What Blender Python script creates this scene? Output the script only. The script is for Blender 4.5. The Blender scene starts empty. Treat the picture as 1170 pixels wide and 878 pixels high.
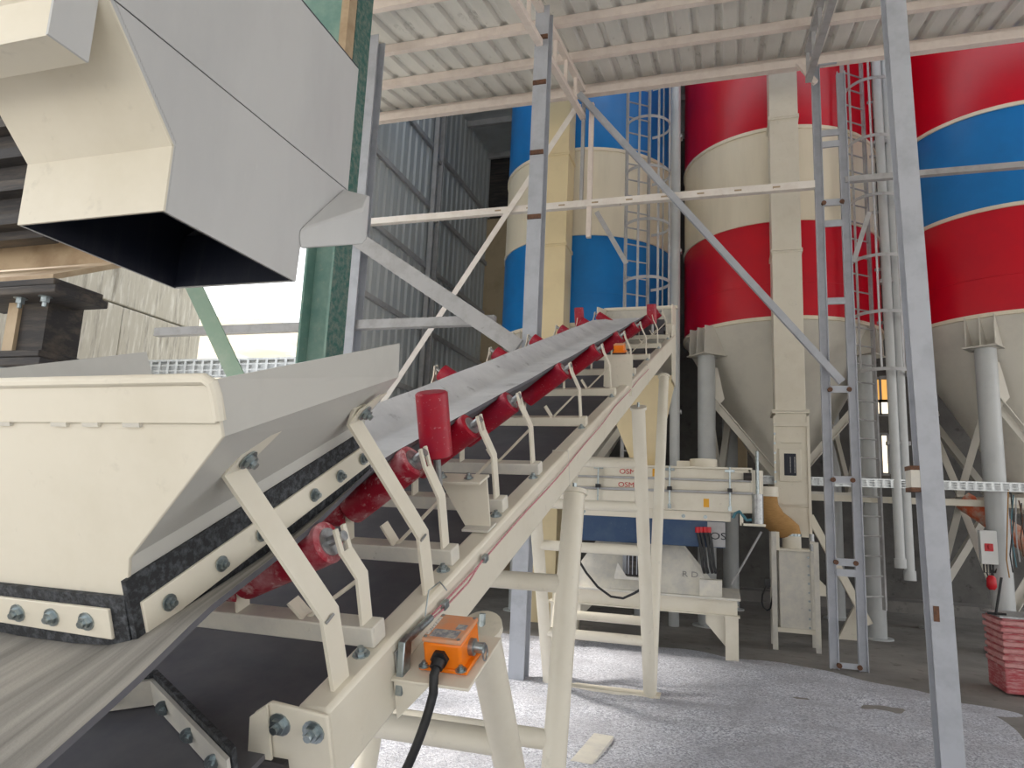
import bpy, bmesh, math, random
from mathutils import Vector as V, Matrix
random.seed(7)
R = math.radians
scn = bpy.context.scene
col = scn.collection

# ---------------------------------------------------------------- camera
F_PX = 800.0
PITCH, ROLL, YAW, CAM_H = R(9.70667658), R(-2.52961171), R(17.23300693), 1.85
fwd = V((-math.sin(YAW)*math.cos(PITCH), math.cos(YAW)*math.cos(PITCH), math.sin(PITCH)))
r0 = V((math.cos(YAW), math.sin(YAW), 0)); u0 = r0.cross(fwd)
c_right = r0*math.cos(ROLL) - u0*math.sin(ROLL)
c_up = u0*math.cos(ROLL) + r0*math.sin(ROLL)
CAM = V((0, 0, CAM_H))
cam_data = bpy.data.cameras.new('camera'); cam = bpy.data.objects.new('camera', cam_data)
col.objects.link(cam); scn.camera = cam
m = Matrix((c_right, c_up, -fwd)).transposed().to_4x4(); m.translation = CAM
cam.matrix_world = m
cam_data.sensor_width = 36; cam_data.lens = F_PX/1170*36
cam_data.clip_start = .05; cam_data.clip_end = 400

# ---------------------------------------------------------------- world, sun, exposure
w = bpy.data.worlds.new('world'); scn.world = w; w.use_nodes = True
nt = w.node_tree; bg = nt.nodes['Background']
tc = nt.nodes.new('ShaderNodeTexCoord'); sep = nt.nodes.new('ShaderNodeSeparateXYZ')
rmp = nt.nodes.new('ShaderNodeValToRGB')
nt.links.new(tc.outputs['Generated'], sep.inputs[0]); nt.links.new(sep.outputs[2], rmp.inputs[0])
rmp.color_ramp.elements[0].position = 0.0; rmp.color_ramp.elements[0].color = (1.0, .975, .94, 1)
rmp.color_ramp.elements[1].position = .6; rmp.color_ramp.elements[1].color = (.86, .93, 1.0, 1)
nt.links.new(rmp.outputs[0], bg.inputs[0]); bg.inputs[1].default_value = 1.8
sun_d = bpy.data.lights.new('sun', 'SUN'); sun_d.energy = 4.0; sun_d.angle = R(9); sun_d.color = (1, .93, .84)
sun = bpy.data.objects.new('sun', sun_d); col.objects.link(sun)
sun.rotation_euler = V((.56, -.04, -.83)).to_track_quat('-Z', 'Y').to_euler()
scn.view_settings.view_transform = 'Standard'; scn.view_settings.look = 'None'
scn.view_settings.gamma = 1; scn.view_settings.use_curve_mapping = False
scn.view_settings.exposure = .27

# ---------------------------------------------------------------- pixel helpers (a pixel gives a direction only)
def ray(x, y): return c_right*((x-585)/F_PX) - c_up*((y-439)/F_PX) + fwd
def on(x, y, ax, v):
    d = ray(x, y); return CAM + d*((v-CAM[ax])/d[ax])
def onY(x, y, v): return on(x, y, 1, v)
def onX(x, y, v): return on(x, y, 0, v)

# ---------------------------------------------------------------- materials
def lin(c):
    return tuple(((v/255)/12.92 if v/255 <= .04045 else ((v/255+.055)/1.055)**2.4) for v in c)
def mat(name, c, rough=.5, metal=0., c2=None, scale=6., lo=.45, hi=.75, bump=0., bscale=60., detail=6., stretch=None, spec=.5, c3=None, s3=30., lo3=.6, hi3=.75):
    """paint / steel / stone: base colour, worn or dusty second colour through noise, optional third speckle, fine relief"""
    mt = bpy.data.materials.new(name); mt.use_nodes = True
    n = mt.node_tree.nodes; l = mt.node_tree.links; b = n['Principled BSDF']
    b.inputs['Roughness'].default_value = rough; b.inputs['Metallic'].default_value = metal
    b.inputs['Specular IOR Level'].default_value = spec
    b.inputs['Base Color'].default_value = (*lin(c), 1)
    t = n.new('ShaderNodeTexCoord'); src = t.outputs['Object']
    if stretch:
        mp = n.new('ShaderNodeMapping'); mp.inputs['Scale'].default_value = stretch
        l.new(src, mp.inputs[0]); src = mp.outputs[0]
    cur = None
    def layer(prev, colr, sc, a, z, det):
        nz = n.new('ShaderNodeTexNoise'); nz.inputs['Scale'].default_value = sc; nz.inputs['Detail'].default_value = det
        nz.inputs['Roughness'].default_value = .65; l.new(src, nz.inputs['Vector'])
        mr = n.new('ShaderNodeMapRange'); mr.inputs[1].default_value = a; mr.inputs[2].default_value = z
        l.new(nz.outputs[0], mr.inputs[0])
        mx = n.new('ShaderNodeMix'); mx.data_type = 'RGBA'; l.new(mr.outputs[0], mx.inputs[0])
        if prev is None: mx.inputs[6].default_value = (*lin(c), 1)
        else: l.new(prev, mx.inputs[6])
        mx.inputs[7].default_value = (*lin(colr), 1)
        return mx.outputs[2]
    if c2: cur = layer(None, c2, scale, lo, hi, detail)
    if c3: cur = layer(cur, c3, s3, lo3, hi3, 4.)
    if cur is not None: l.new(cur, b.inputs['Base Color'])
    if bump:
        nz = n.new('ShaderNodeTexNoise'); nz.inputs['Scale'].default_value = bscale; nz.inputs['Detail'].default_value = 5
        l.new(src, nz.inputs['Vector'])
        bp = n.new('ShaderNodeBump'); bp.inputs['Strength'].default_value = bump; bp.inputs['Distance'].default_value = .02
        l.new(nz.outputs[0], bp.inputs['Height']); l.new(bp.outputs[0], b.inputs['Normal'])
    return mt
def glow(name, c, s):
    mt = bpy.data.materials.new(name); mt.use_nodes = True; b = mt.node_tree.nodes['Principled BSDF']
    b.inputs['Base Color'].default_value = (*lin(c), 1)
    b.inputs['Emission Color'].default_value = (*lin(c), 1); b.inputs['Emission Strength'].default_value = s
    return mt
M = {}
M['cream'] = mat('cream_paint', (227, 221, 206), .42, c2=(217, 210, 193), scale=2.5, c3=(200, 194, 180), s3=14, lo3=.62, hi3=.85)
M['cream_dusty'] = mat('dusty_cream_paint', (219, 215, 204), .6, c2=(196, 194, 190), scale=5, lo=.4, hi=.7, c3=(170, 166, 160), s3=22, lo3=.64, hi3=.8, bump=.08, bscale=140)
M['beige'] = mat('warm_beige_paint', (232, 214, 172), .5, c2=(220, 202, 162), scale=1.5)
M['grey_paint'] = mat('grey_chute_paint', (196, 197, 198), .4, c2=(184, 185, 187), scale=2, c3=(222, 222, 220), s3=9, lo3=.66, hi3=.8, stretch=(1, 1, .35))
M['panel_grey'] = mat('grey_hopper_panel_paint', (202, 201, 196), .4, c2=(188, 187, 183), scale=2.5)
M['shade_and_window'] = mat('chute_shade_and_window_black', (24, 30, 48), .55, c2=(50, 52, 60), scale=5, lo=.5, hi=.8, stretch=(6, 6, .6))  # shade of the chute interior painted near-black; also the dark inspection window
M['steel_blue'] = mat('blue_grey_steel_paint', (180, 184, 193), .5, c2=(160, 164, 172), scale=4, c3=(110, 100, 92), s3=10, lo3=.72, hi3=.82)
M['steel_white'] = mat('flaking_white_steel_paint', (240, 234, 228), .6, c2=(226, 216, 208), scale=5, c3=(150, 122, 104), s3=7, lo3=.70, hi3=.76)
M['steel_grey'] = mat('grey_steel_paint', (176, 176, 178), .5, c2=(150, 148, 148), scale=5, c3=(112, 98, 88), s3=9, lo3=.7, hi3=.8)
M['green'] = mat('green_steel_paint', (104, 142, 134), .5, c2=(146, 172, 162), scale=3, lo=.4, hi=.75, c3=(160, 165, 150), s3=30, lo3=.6, hi3=.8)
M['green_pale'] = mat('pale_dusty_green_paint', (150, 178, 160), .6, c2=(176, 192, 176), scale=4)
M['green_dusty'] = mat('dust_caked_green_paint', (58, 104, 98), .85, c2=(112, 128, 120), scale=24, lo=.4, hi=.62, bump=.6, bscale=60)
M['red_roller'] = mat('red_roller_paint', (166, 4, 38), .42, c2=(142, 26, 54), scale=7, lo=.42, hi=.72, c3=(206, 168, 174), s3=70, lo3=.62, hi3=.78)
M['red_dusty'] = mat('dusty_red_roller', (160, 14, 44), .55, c2=(196, 140, 146), scale=9, lo=.46, hi=.70, stretch=(1, 1, 1), c3=(218, 200, 198), s3=26, lo3=.55, hi3=.74)
M['belt'] = mat('dusty_conveyor_belt', (226, 228, 232), .75, c2=(196, 198, 204), scale=3.2, lo=.35, hi=.75, c3=(142, 144, 150), s3=9, lo3=.60, hi3=.8, bump=.1, bscale=180)
def belt_mat():      # stone dust lies on the belt only beyond the hopper; the tail is wiped grey with long streaks
    mt = M['belt']; n = mt.node_tree.nodes; l = mt.node_tree.links; b = n['Principled BSDF']
    old = b.inputs['Base Color'].links[0].from_socket
    t = n.new('ShaderNodeTexCoord'); mp = n.new('ShaderNodeMapping'); mp.inputs['Scale'].default_value = (14, .7, .7); l.new(t.outputs['Object'], mp.inputs[0])
    nz = n.new('ShaderNodeTexNoise'); nz.inputs['Scale'].default_value = 2.2; nz.inputs['Detail'].default_value = 6; l.new(mp.outputs[0], nz.inputs['Vector'])
    rp = n.new('ShaderNodeValToRGB'); rp.color_ramp.elements[0].position = .3; rp.color_ramp.elements[1].position = .75
    rp.color_ramp.elements[0].color = (*lin((112, 110, 106)), 1); rp.color_ramp.elements[1].color = (*lin((168, 164, 158)), 1); l.new(nz.outputs[0], rp.inputs[0])
    sp = n.new('ShaderNodeSeparateXYZ'); l.new(t.outputs['Object'], sp.inputs[0])
    n2 = n.new('ShaderNodeTexNoise'); n2.inputs['Scale'].default_value = 5; l.new(t.outputs['Object'], n2.inputs['Vector'])
    ad = n.new('ShaderNodeMath'); ad.operation = 'MULTIPLY_ADD'; ad.inputs[1].default_value = .5; l.new(n2.outputs[0], ad.inputs[0]); l.new(sp.outputs[1], ad.inputs[2])
    mr = n.new('ShaderNodeMapRange'); mr.inputs[1].default_value = .35; mr.inputs[2].default_value = 1.35; l.new(ad.outputs[0], mr.inputs[0])
    mx = n.new('ShaderNodeMix'); mx.data_type = 'RGBA'; l.new(mr.outputs[0], mx.inputs[0]); l.new(rp.outputs[0], mx.inputs[6]); l.new(old, mx.inputs[7])
    l.new(mx.outputs[2], b.inputs['Base Color'])
belt_mat()
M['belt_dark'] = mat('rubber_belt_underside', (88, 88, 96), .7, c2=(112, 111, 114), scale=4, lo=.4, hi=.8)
M['rubber'] = mat('black_rubber_skirt', (40, 42, 46), .8, c2=(88, 92, 98), scale=60, lo=.45, hi=.7, bump=.3, bscale=200)
M['zinc'] = mat('zinc_bolt', (168, 178, 182), .32, .9, c2=(120, 130, 132), scale=40)
M['steel_bare'] = mat('bare_steel', (170, 172, 174), .35, .8, c2=(130, 132, 134), scale=30)
M['rust'] = mat('brown_weld_rust', (110, 78, 60), .85, c2=(70, 56, 50), scale=30)
M['silo_red'] = mat('silo_red_paint', (206, 4, 36), .32, c2=(192, 6, 40), scale=1.2)
M['silo_blue'] = mat('silo_blue_paint', (16, 124, 200), .35, c2=(14, 112, 184), scale=1.2)
M['silo_cream'] = mat('silo_cream_paint', (236, 226, 204), .4, c2=(226, 216, 194), scale=1.5, stretch=(3, 3, .4))
M['silo_grey'] = mat('silo_grey_paint', (220, 216, 206), .4, c2=(202, 198, 190), scale=1.2)
M['leg_grey'] = mat('silo_leg_paint', (196, 199, 200), .35, c2=(182, 186, 188), scale=2)
M['roof'] = mat('galvanised_roof_sheet', (232, 231, 226), .5, .0, c2=(216, 215, 210), scale=2.0, c3=(170, 168, 160), s3=8, lo3=.62, hi3=.8, stretch=(1, .25, 1))
M['roof_white'] = mat('pink_white_purlin_paint', (234, 222, 214), .6, c2=(220, 206, 198), scale=6)
M['wall_sheet'] = mat('grey_wall_sheet', (190, 195, 197), .45, .0, c2=(168, 173, 175), scale=2, stretch=(1, 1, .2))
M['gravel'] = None
M['concrete'] = mat('floor_concrete', (150, 146, 142), .9, c2=(118, 115, 113), scale=.9, lo=.35, hi=.7, c3=(96, 92, 90), s3=5, lo3=.58, hi3=.75, bump=.15, bscale=40)
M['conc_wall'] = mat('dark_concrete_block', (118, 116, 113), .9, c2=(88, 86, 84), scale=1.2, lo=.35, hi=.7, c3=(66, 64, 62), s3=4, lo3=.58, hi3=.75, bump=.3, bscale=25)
M['conc_light'] = mat('stained_pale_concrete', (198, 192, 178), .9, c2=(122, 114, 104), scale=1.4, lo=.52, hi=.72, stretch=(1, 5, .6), bump=.4, bscale=18, c3=(226, 222, 212), s3=3, lo3=.5, hi3=.7)
M['beige_block'] = mat('beige_rendered_block', (196, 178, 146), .9, c2=(176, 158, 128), scale=2)
M['dark_steel'] = mat('dark_dirty_steel', (46, 44, 46), .7, c2=(86, 78, 70), scale=5, lo=.45, hi=.7, stretch=(.4, 2, 4), bump=.2, bscale=30)
M['tan_steel'] = mat('tan_dusty_steel', (186, 166, 138), .6, c2=(150, 126, 98), scale=3, lo=.4, hi=.7)
M['orange'] = mat('orange_plastic', (244, 130, 14), .35, c2=(232, 118, 14), scale=8)
M['orange_dusty'] = mat('dusty_orange_lid', (226, 150, 104), .7, c2=(200, 160, 134), scale=16, lo=.35, hi=.65)
M['label_grey'] = mat('worn_grey_label', (128, 130, 138), .6, c2=(180, 176, 172), scale=60, lo=.45, hi=.6)
M['label_white'] = mat('white_label', (230, 226, 220), .6, c2=(150, 150, 150), scale=120, lo=.5, hi=.6)
M['black'] = mat('black_plastic', (26, 27, 30), .5, c2=(44, 46, 50), scale=30)
M['cord_pink'] = mat('pink_pull_cord', (190, 110, 122), .6, c2=(206, 190, 188), scale=200)
M['navy'] = mat('navy_beam_paint', (36, 66, 104), .45, c2=(60, 84, 112), scale=5, c3=(96, 112, 128), s3=14, lo3=.64, hi3=.8)
M['red_text'] = mat('red_lettering', (190, 40, 44), .5)
M['dark_text'] = mat('dark_lettering', (20, 24, 34), .5)
M['grey_text'] = mat('grey_lettering', (150, 148, 144), .5)
M['yellow'] = mat('yellow_warning_sticker', (232, 170, 40), .5)
M['teal'] = mat('teal_air_hose', (70, 120, 134), .4)
M['tan_sleeve'] = mat('tan_fabric_sleeve', (176, 136, 84), .85, c2=(150, 112, 66), scale=14, stretch=(1, 1, 8))
M['orange_pipe'] = mat('orange_flexible_hose', (206, 96, 56), .7, c2=(196, 176, 160), scale=5, lo=.42, hi=.62)
M['red_switch'] = mat('red_switch_plastic', (200, 26, 40), .4)
M['white_plastic'] = mat('white_enclosure_plastic', (224, 226, 226), .4)
M['crate_red'] = mat('faded_red_crate', (176, 74, 82), .6, c2=(206, 160, 160), scale=9, lo=.45, hi=.7, stretch=(1, 1, 6))
M['crate_pale'] = mat('bleached_red_slat', (206, 150, 150), .6, c2=(186, 104, 108), scale=8, lo=.45, hi=.7)
M['galv'] = mat('galvanised_cable_tray', (196, 200, 202), .35, .7, c2=(160, 164, 168), scale=18)
M['hill'] = mat('dry_hillside', (196, 178, 158), .95, c2=(168, 164, 134), scale=.12, lo=.4, hi=.65, c3=(214, 204, 190), s3=.4, lo3=.5, hi3=.7)
M['yard'] = mat('pale_yard_dust', (226, 220, 210), .95, c2=(212, 205, 194), scale=.3)
M['dust_white'] = mat('spilled_white_dust', (206, 203, 200), .95, c2=(180, 178, 178), scale=20)
M['window_lit'] = glow('daylit_window_pane', (255, 238, 206), 1.6)
M['window_amber'] = glow('daylit_amber_pane', (236, 176, 96), .9)

def gravel_mat():
    mt = bpy.data.materials.new('grey_crushed_stone'); mt.use_nodes = True
    n = mt.node_tree.nodes; l = mt.node_tree.links; b = n['Principled BSDF']; b.inputs['Roughness'].default_value = .95
    t = n.new('ShaderNodeTexCoord')
    vo = n.new('ShaderNodeTexVoronoi'); vo.inputs['Scale'].default_value = 75; l.new(t.outputs['Object'], vo.inputs['Vector'])
    rp = n.new('ShaderNodeValToRGB'); e = rp.color_ramp.elements
    e[0].color = (*lin((150, 153, 166)), 1); e[1].color = (*lin((232, 234, 242)), 1)
    sp = n.new('ShaderNodeSeparateColor'); l.new(vo.outputs['Color'], sp.inputs[0]); l.new(sp.outputs[0], rp.inputs[0])
    nz = n.new('ShaderNodeTexNoise'); nz.inputs['Scale'].default_value = 1.3; nz.inputs['Detail'].default_value = 5; l.new(t.outputs['Object'], nz.inputs['Vector'])
    mr = n.new('ShaderNodeMapRange'); mr.inputs[1].default_value = .42; mr.inputs[2].default_value = .7; mr.inputs[4].default_value = .6; l.new(nz.outputs[0], mr.inputs[0])
    mx = n.new('ShaderNodeMix'); mx.data_type = 'RGBA'; mx.inputs[7].default_value = (*lin((168, 168, 176)), 1)
    l.new(mr.outputs[0], mx.inputs[0]); l.new(rp.outputs[0], mx.inputs[6]); l.new(mx.outputs[2], b.inputs['Base Color'])
    bp = n.new('ShaderNodeBump'); bp.inputs['Strength'].default_value = .8; bp.inputs['Distance'].default_value = .012
    l.new(vo.outputs['Distance'], bp.inputs['Height']); l.new(bp.outputs[0], b.inputs['Normal'])
    return mt
M['gravel'] = gravel_mat()

# ---------------------------------------------------------------- mesh helpers
class MB:
    def __init__(s): s.v = []; s.f = []
    def add(s, vs, fs):
        o = len(s.v); s.v += [V(p) for p in vs]; s.f += [[i+o for i in f] for f in fs]; return s
    def boxf(s, c, a, b, d):            # centre and three half-axis vectors
        c = V(c); a = V(a); b = V(b); d = V(d)
        if a.cross(b).dot(d) < 0: d = -d
        vs = [c+a*i+b*j+d*k for k in (-1, 1) for j in (-1, 1) for i in (-1, 1)]
        return s.add(vs, [(0, 2, 3, 1), (4, 5, 7, 6), (0, 1, 5, 4), (2, 6, 7, 3), (0, 4, 6, 2), (1, 3, 7, 5)])
    def box(s, x0, x1, y0, y1, z0, z1):
        return s.boxf(((x0+x1)/2, (y0+y1)/2, (z0+z1)/2), ((x1-x0)/2, 0, 0), (0, (y1-y0)/2, 0), (0, 0, (z1-z0)/2))
    def bar(s, p, q, w_, h_, side=(0, 0, 1)):   # box along p-q, h_ along side, w_ across
        p = V(p); q = V(q); d = q-p; k = V(side); k = (k - d*(k.dot(d)/d.dot(d))).normalized(); a = d.cross(k).normalized()
        return s.boxf((p+q)/2, d/2, a*(w_/2), k*(h_/2))
    def hbeam(s, p, q, b, h, side=(0, 1, 0), t=.012):   # H section: flanges across `side`
        p = V(p); q = V(q); d = q-p; k = V(side); k = (k - d*(k.dot(d)/d.dot(d))).normalized(); a = d.cross(k).normalized()
        c = (p+q)/2
        s.boxf(c+k*(h/2-t/2), d/2, a*(b/2), k*(t/2)); s.boxf(c-k*(h/2-t/2), d/2, a*(b/2), k*(t/2))
        return s.boxf(c, d/2, a*(t/2), k*(h/2-t))
    def angle(s, p, q, b, t=.01, k1=(0, 1, 0)):         # L section
        p = V(p); q = V(q); d = q-p; k = V(k1); k = (k - d*(k.dot(d)/d.dot(d))).normalized(); a = d.cross(k).normalized()
        c = (p+q)/2
        s.boxf(c-k*(b/2-t/2), d/2, a*(b/2), k*(t/2)); return s.boxf(c-a*(b/2-t/2)+k*(t/2), d/2, a*(t/2), k*(b/2-t/2))
    def tube(s, p, q, r, r2=None, n=16, cap=True):
        p = V(p); q = V(q); d = (q-p).normalized(); r2 = r if r2 is None else r2
        k = V((0, 0, 1)) if abs(d.z) < .9 else V((1, 0, 0)); a = d.cross(k).normalized(); b = d.cross(a)
        vs = []
        for c, rr in ((p, r), (q, r2)):
            vs += [c+a*(rr*math.cos(2*math.pi*i/n))+b*(rr*math.sin(2*math.pi*i/n)) for i in range(n)]
        fs = [(i, (i+1) % n, n+(i+1) % n, n+i) for i in range(n)]
        if cap: fs += [tuple(range(n-1, -1, -1)), tuple(range(n, 2*n))]
        return s.add(vs, fs)
    def pipe(s, pts, r, n=10, cap=True, closed=False):   # bent tube along points
        pts = [V(p) for p in pts]; m_ = len(pts); vs = []; prev = None
        for i, p in enumerate(pts):
            if closed: d = (pts[(i+1) % m_]-pts[i-1]).normalized()
            else: d = (pts[min(i+1, m_-1)]-pts[max(i-1, 0)]).normalized()
            if prev is None:
                k = V((0, 0, 1)) if abs(d.z) < .9 else V((1, 0, 0)); a = d.cross(k).normalized()
            else: a = (prev - d*prev.dot(d)).normalized()
            prev = a; b = d.cross(a); rr = r[i] if isinstance(r, (list, tuple)) else r
            vs += [p+a*(rr*math.cos(2*math.pi*j/n))+b*(rr*math.sin(2*math.pi*j/n)) for j in range(n)]
        fs = []
        for i in range(m_ if closed else m_-1):
            i2 = (i+1) % m_
            fs += [(i*n+j, i*n+(j+1) % n, i2*n+(j+1) % n, i2*n+j) for j in range(n)]
        if cap and not closed: fs += [tuple(range(n-1, -1, -1)), tuple(range((m_-1)*n, m_*n))]
        return s.add(vs, fs)
    def lathe(s, c, prof, n=48, a0=0, a1=2*math.pi):     # (r,z) profile about a vertical axis
        c = V(c); full = abs(a1-a0-2*math.pi) < 1e-6; st = n if full else n+1; k = len(prof); vs = []
        for i in range(st):
            t = a0+(a1-a0)*i/n
            vs += [c+V((r_*math.cos(t), r_*math.sin(t), z_)) for r_, z_ in prof]
        fs = []
        for i in range(n):
            i2 = (i+1) % st
            fs += [(i*k+j, i2*k+j, i2*k+j+1, i*k+j+1) for j in range(k-1)]
        return s.add(vs, fs)
    def plate(s, pts, th):               # polygon plate, thickness vector th
        pts = [V(p) for p in pts]; th = V(th); n = len(pts)
        nn = V((0, 0, 0))
        for i in range(n): nn += pts[i].cross(pts[(i+1) % n])
        if nn.dot(th) > 0: pts = pts[::-1]
        vs = pts+[p+th for p in pts]
        return s.add(vs, [tuple(range(n)), tuple(range(2*n-1, n-1, -1))] + [((i+1) % n, i, n+i, n+(i+1) % n) for i in range(n)])
    def strip(s, path, wv, t):           # bent flat bar: path of points, width vector wv, thickness t
        path = [V(p) for p in path]; wv = V(wv); k = len(path); vs = []
        for i, p in enumerate(path):
            d = (path[min(i+1, k-1)]-path[max(i-1, 0)]).normalized(); nn = d.cross(wv).normalized()*(t/2)
            vs += [p-wv/2-nn, p+wv/2-nn, p+wv/2+nn, p-wv/2+nn]
        fs = []
        for i in range(k-1):
            fs += [(i*4+j, i*4+(j+1) % 4, (i+1)*4+(j+1) % 4, (i+1)*4+j) for j in range(4)]
        fs += [(3, 2, 1, 0), ((k-1)*4, (k-1)*4+1, (k-1)*4+2, (k-1)*4+3)]
        return s.add(vs, fs)
    def bolt(s, p, nrm, r=.012, h=.009):
        p = V(p); nrm = V(nrm).normalized()
        s.tube(p, p+nrm*.003, r*1.55, n=14); s.tube(p+nrm*.003, p+nrm*(.003+h), r*1.05, n=6)
        return s.tube(p+nrm*(.003+h), p+nrm*(.003+h*1.9), r*.55, n=8)
    def mesh(s, name, mt, org=V((0, 0, 0)), smooth=True):
        me = bpy.data.meshes.new(name); me.from_pydata([tuple(p-org) for p in s.v], [], s.f)
        bm = bmesh.new(); bm.from_mesh(me); bmesh.ops.recalc_face_normals(bm, faces=bm.faces); bm.to_mesh(me); bm.free()
        me.materials.append(mt)
        if smooth:
            me.polygons.foreach_set('use_smooth', [True]*len(me.polygons)); me.set_sharp_from_angle(angle=R(35))
        return me
    def build(s, name, mt, parent=None, bevel=0, label=None, smooth=True):
        org = world_loc(parent) if parent else V((0, 0, 0))
        o = bpy.data.objects.new(name, s.mesh(name, M[mt] if isinstance(mt, str) else mt, org, smooth)); col.objects.link(o)
        if parent: o.parent = parent
        if bevel:
            bv = o.modifiers.new('bevel', 'BEVEL'); bv.width = bevel; bv.segments = 2; bv.limit_method = 'ANGLE'; bv.angle_limit = R(40)
        if label: o['label'] = label
        return o
def world_loc(o):
    p = V((0, 0, 0))
    while o: p += o.location; o = o.parent
    return p
def thing(name, label, cat, loc, group=None, kind=None):
    o = bpy.data.objects.new(name, None); col.objects.link(o); o.location = V(loc); o.empty_display_size = .1
    o['label'] = label; o['category'] = cat
    if group: o['group'] = group
    if kind: o['kind'] = kind
    return o
def tag(o, label, cat, group=None, kind=None):
    o['label'] = label; o['category'] = cat
    if group: o['group'] = group
    if kind: o['kind'] = kind
    return o
def inst(name, me, parent, loc):        # a copy that shares mesh data, world location
    o = bpy.data.objects.new(name, me); col.objects.link(o)
    if parent: o.parent = parent; o.location = V(loc)-world_loc(parent)
    else: o.location = V(loc)
    return o
def text_part(name, body, size, origin, right, up, mt, parent, stretch=1.0, depth=.003):
    cu = bpy.data.curves.new(name, 'FONT'); cu.body = body; cu.size = size; cu.extrude = depth; cu.resolution_u = 3
    t = bpy.data.objects.new(name, cu); col.objects.link(t)
    me = bpy.data.meshes.new_from_object(t.evaluated_get(bpy.context.evaluated_depsgraph_get()))
    bpy.data.objects.remove(t); bpy.data.curves.remove(cu)
    right = V(right).normalized(); up = V(up).normalized(); nn = right.cross(up); org = world_loc(parent)
    for v in me.vertices:
        p = v.co.copy(); v.co = V(origin)+right*(p.x*stretch)+up*p.y+nn*p.z-org
    me.materials.clear(); me.materials.append(M[mt]); me.name = name
    o = bpy.data.objects.new(name, me); col.objects.link(o); o.parent = parent
    return o

# conveyor frame: s along the belt, l to the right, n off the belt
AZ, INC = R(1.35), R(19.38)
cu_ = V((math.sin(AZ)*math.cos(INC), math.cos(AZ)*math.cos(INC), math.sin(INC)))
cl_ = cu_.cross(V((0, 0, 1))).normalized(); cn_ = cl_.cross(cu_)
CO = CAM + ray(483, 514)*2.2
def P(s, l, n): return CO + cu_*s + cl_*l + cn_*n
LC = -.425                                  # belt centre line

# ================================================================ THE SETTING
ROOF_K, ROOF_Z = .21, 8.53
def roof_z(y): return ROOF_Z + ROOF_K*(y-10)

tag(MB().box(-90, 60, -60, 100, -.5, -.06).build('yard_ground', 'yard'), 'sunlit pale dusty yard outside the canopy', 'ground', kind='structure')
tag(MB().box(-6.6, 16, -6.8, 17.6, -.3, 0).build('floor', 'concrete'), 'dusty grey concrete floor under the canopy', 'floor', kind='structure')

# crushed stone lying over the slab
def gravel():
    nx, ny = 150, 190; x0, x1, y0, y1 = -5.2, 2.6, .4, 10.6
    from mathutils import noise
    vs = []; fs = []
    for j in range(ny+1):
        for i in range(nx+1):
            x = x0+(x1-x0)*i/nx; y = y0+(y1-y0)*j/ny
            e = min((x-x0)/.5, (x1-x)/1.1, (y-y0)/.5, (10.3 + .6*noise.noise(V((x*.5, 0, 3))) - .14*(x+2)**2*.5 - y)/1.0)
            e = max(-.5, min(1, e + .35*noise.noise(V((x*1.3, y*1.3, 1)))))
            h = .045*e + (.05*noise.noise(V((x*.8, y*.8, 0))) + .028*noise.noise(V((x*2.6, y*2.6, 5))) + .012*noise.noise(V((x*8, y*6, 9))))*max(0, min(1, e*1.5))
            vs.append((x, y, max(h, -.02)))
    for j in range(ny):
        for i in range(nx):
            a = j*(nx+1)+i; fs.append((a, a+1, a+nx+2, a+nx+1))
    b = MB(); b.add(vs, fs)
    return b
tag(gravel().build('gravel', 'gravel'), 'grey crushed stone spread over the concrete floor', 'gravel', kind='stuff')

# roof: corrugated sheets on purlins
ceil_ = thing('ceiling', 'sloping corrugated metal canopy roof on pale purlins', 'roof', (0, 10, ROOF_Z), kind='structure')
RX0, RY0, RY1 = -6.3, -6.6, 10.3
def sheet_mesh():
    b = MB(); pr = []
    x = 0
    for k in range(3):
        pr += [(x, 0), (x+.17, 0), (x+.205, .05), (x+.265, .05), (x+.30, 0)]; x += .30
    pr = [p for i, p in enumerate(pr) if i == 0 or abs(p[0]-pr[i-1][0]) > 1e-6] + [(.93, .004)]
    vs = []
    for y in (RY0, RY1):
        vs += [(px, y-RY1, pz + ROOF_K*(y-RY1)) for px, pz in pr]
    n = len(pr); b.add(vs, [(i, i+1, n+i+1, n+i) for i in range(n-1)])
    return b.mesh('roof_sheet', M['roof'], smooth=False)
sm = sheet_mesh()
for i in range(24):
    inst('roof_sheet', sm, ceil_, (RX0+.9*i, RY1, roof_z(RY1)+.002*(i % 2)))
pm = MB().box(RX0+.05, RX0+21.5, -.04, .04, -.12, 0).mesh('purlin', M['roof_white'])
for y in (10.15, 8.95, 7.9, 6.8, 5.7, 4.6, 3.5, 2.4, 1.3, .2, -.9, -2.0, -3.1, -4.2, -5.3, -6.4):
    inst('purlin', pm, ceil_, (0, y, roof_z(y)-.012))

upper = thing('ceiling', 'high dark roof over the silo bay behind the canopy', 'roof', (0, 14, 11.5), kind='structure')
MB().box(-6.6, 16, 10.4, 17.9, 11.5, 11.6).build('roof_deck', 'wall_sheet', upper)
for y in (10.5, 12.5, 15.5, 17.2): MB().box(-6.5, 16, y-.05, y+.05, 11.35, 11.5).build('purlin', 'steel_grey', upper)
fas = thing('shade_fascia_1', 'added unseen corrugated fascia that shades the upper silos', 'fascia', (0, 10.36, 8.7), kind='structure')  # unseen fascia, added to keep sky light off the upper silos
fm = MB()
pr = []
for k in range(3): pr += [(.3*k, 0), (.3*k+.17, 0), (.3*k+.2, -.04), (.3*k+.26, -.04), (.3*k+.29, 0)]
pr.append((.9, 0)); nn_ = len(pr)
fm.add([(px, py, z) for z in (0, 1.5) for px, py in pr], [(i, i+1, nn_+i+1, nn_+i) for i in range(nn_-1)])
fme = fm.mesh('shade_fascia_sheet', M['wall_sheet'], smooth=False)
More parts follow.
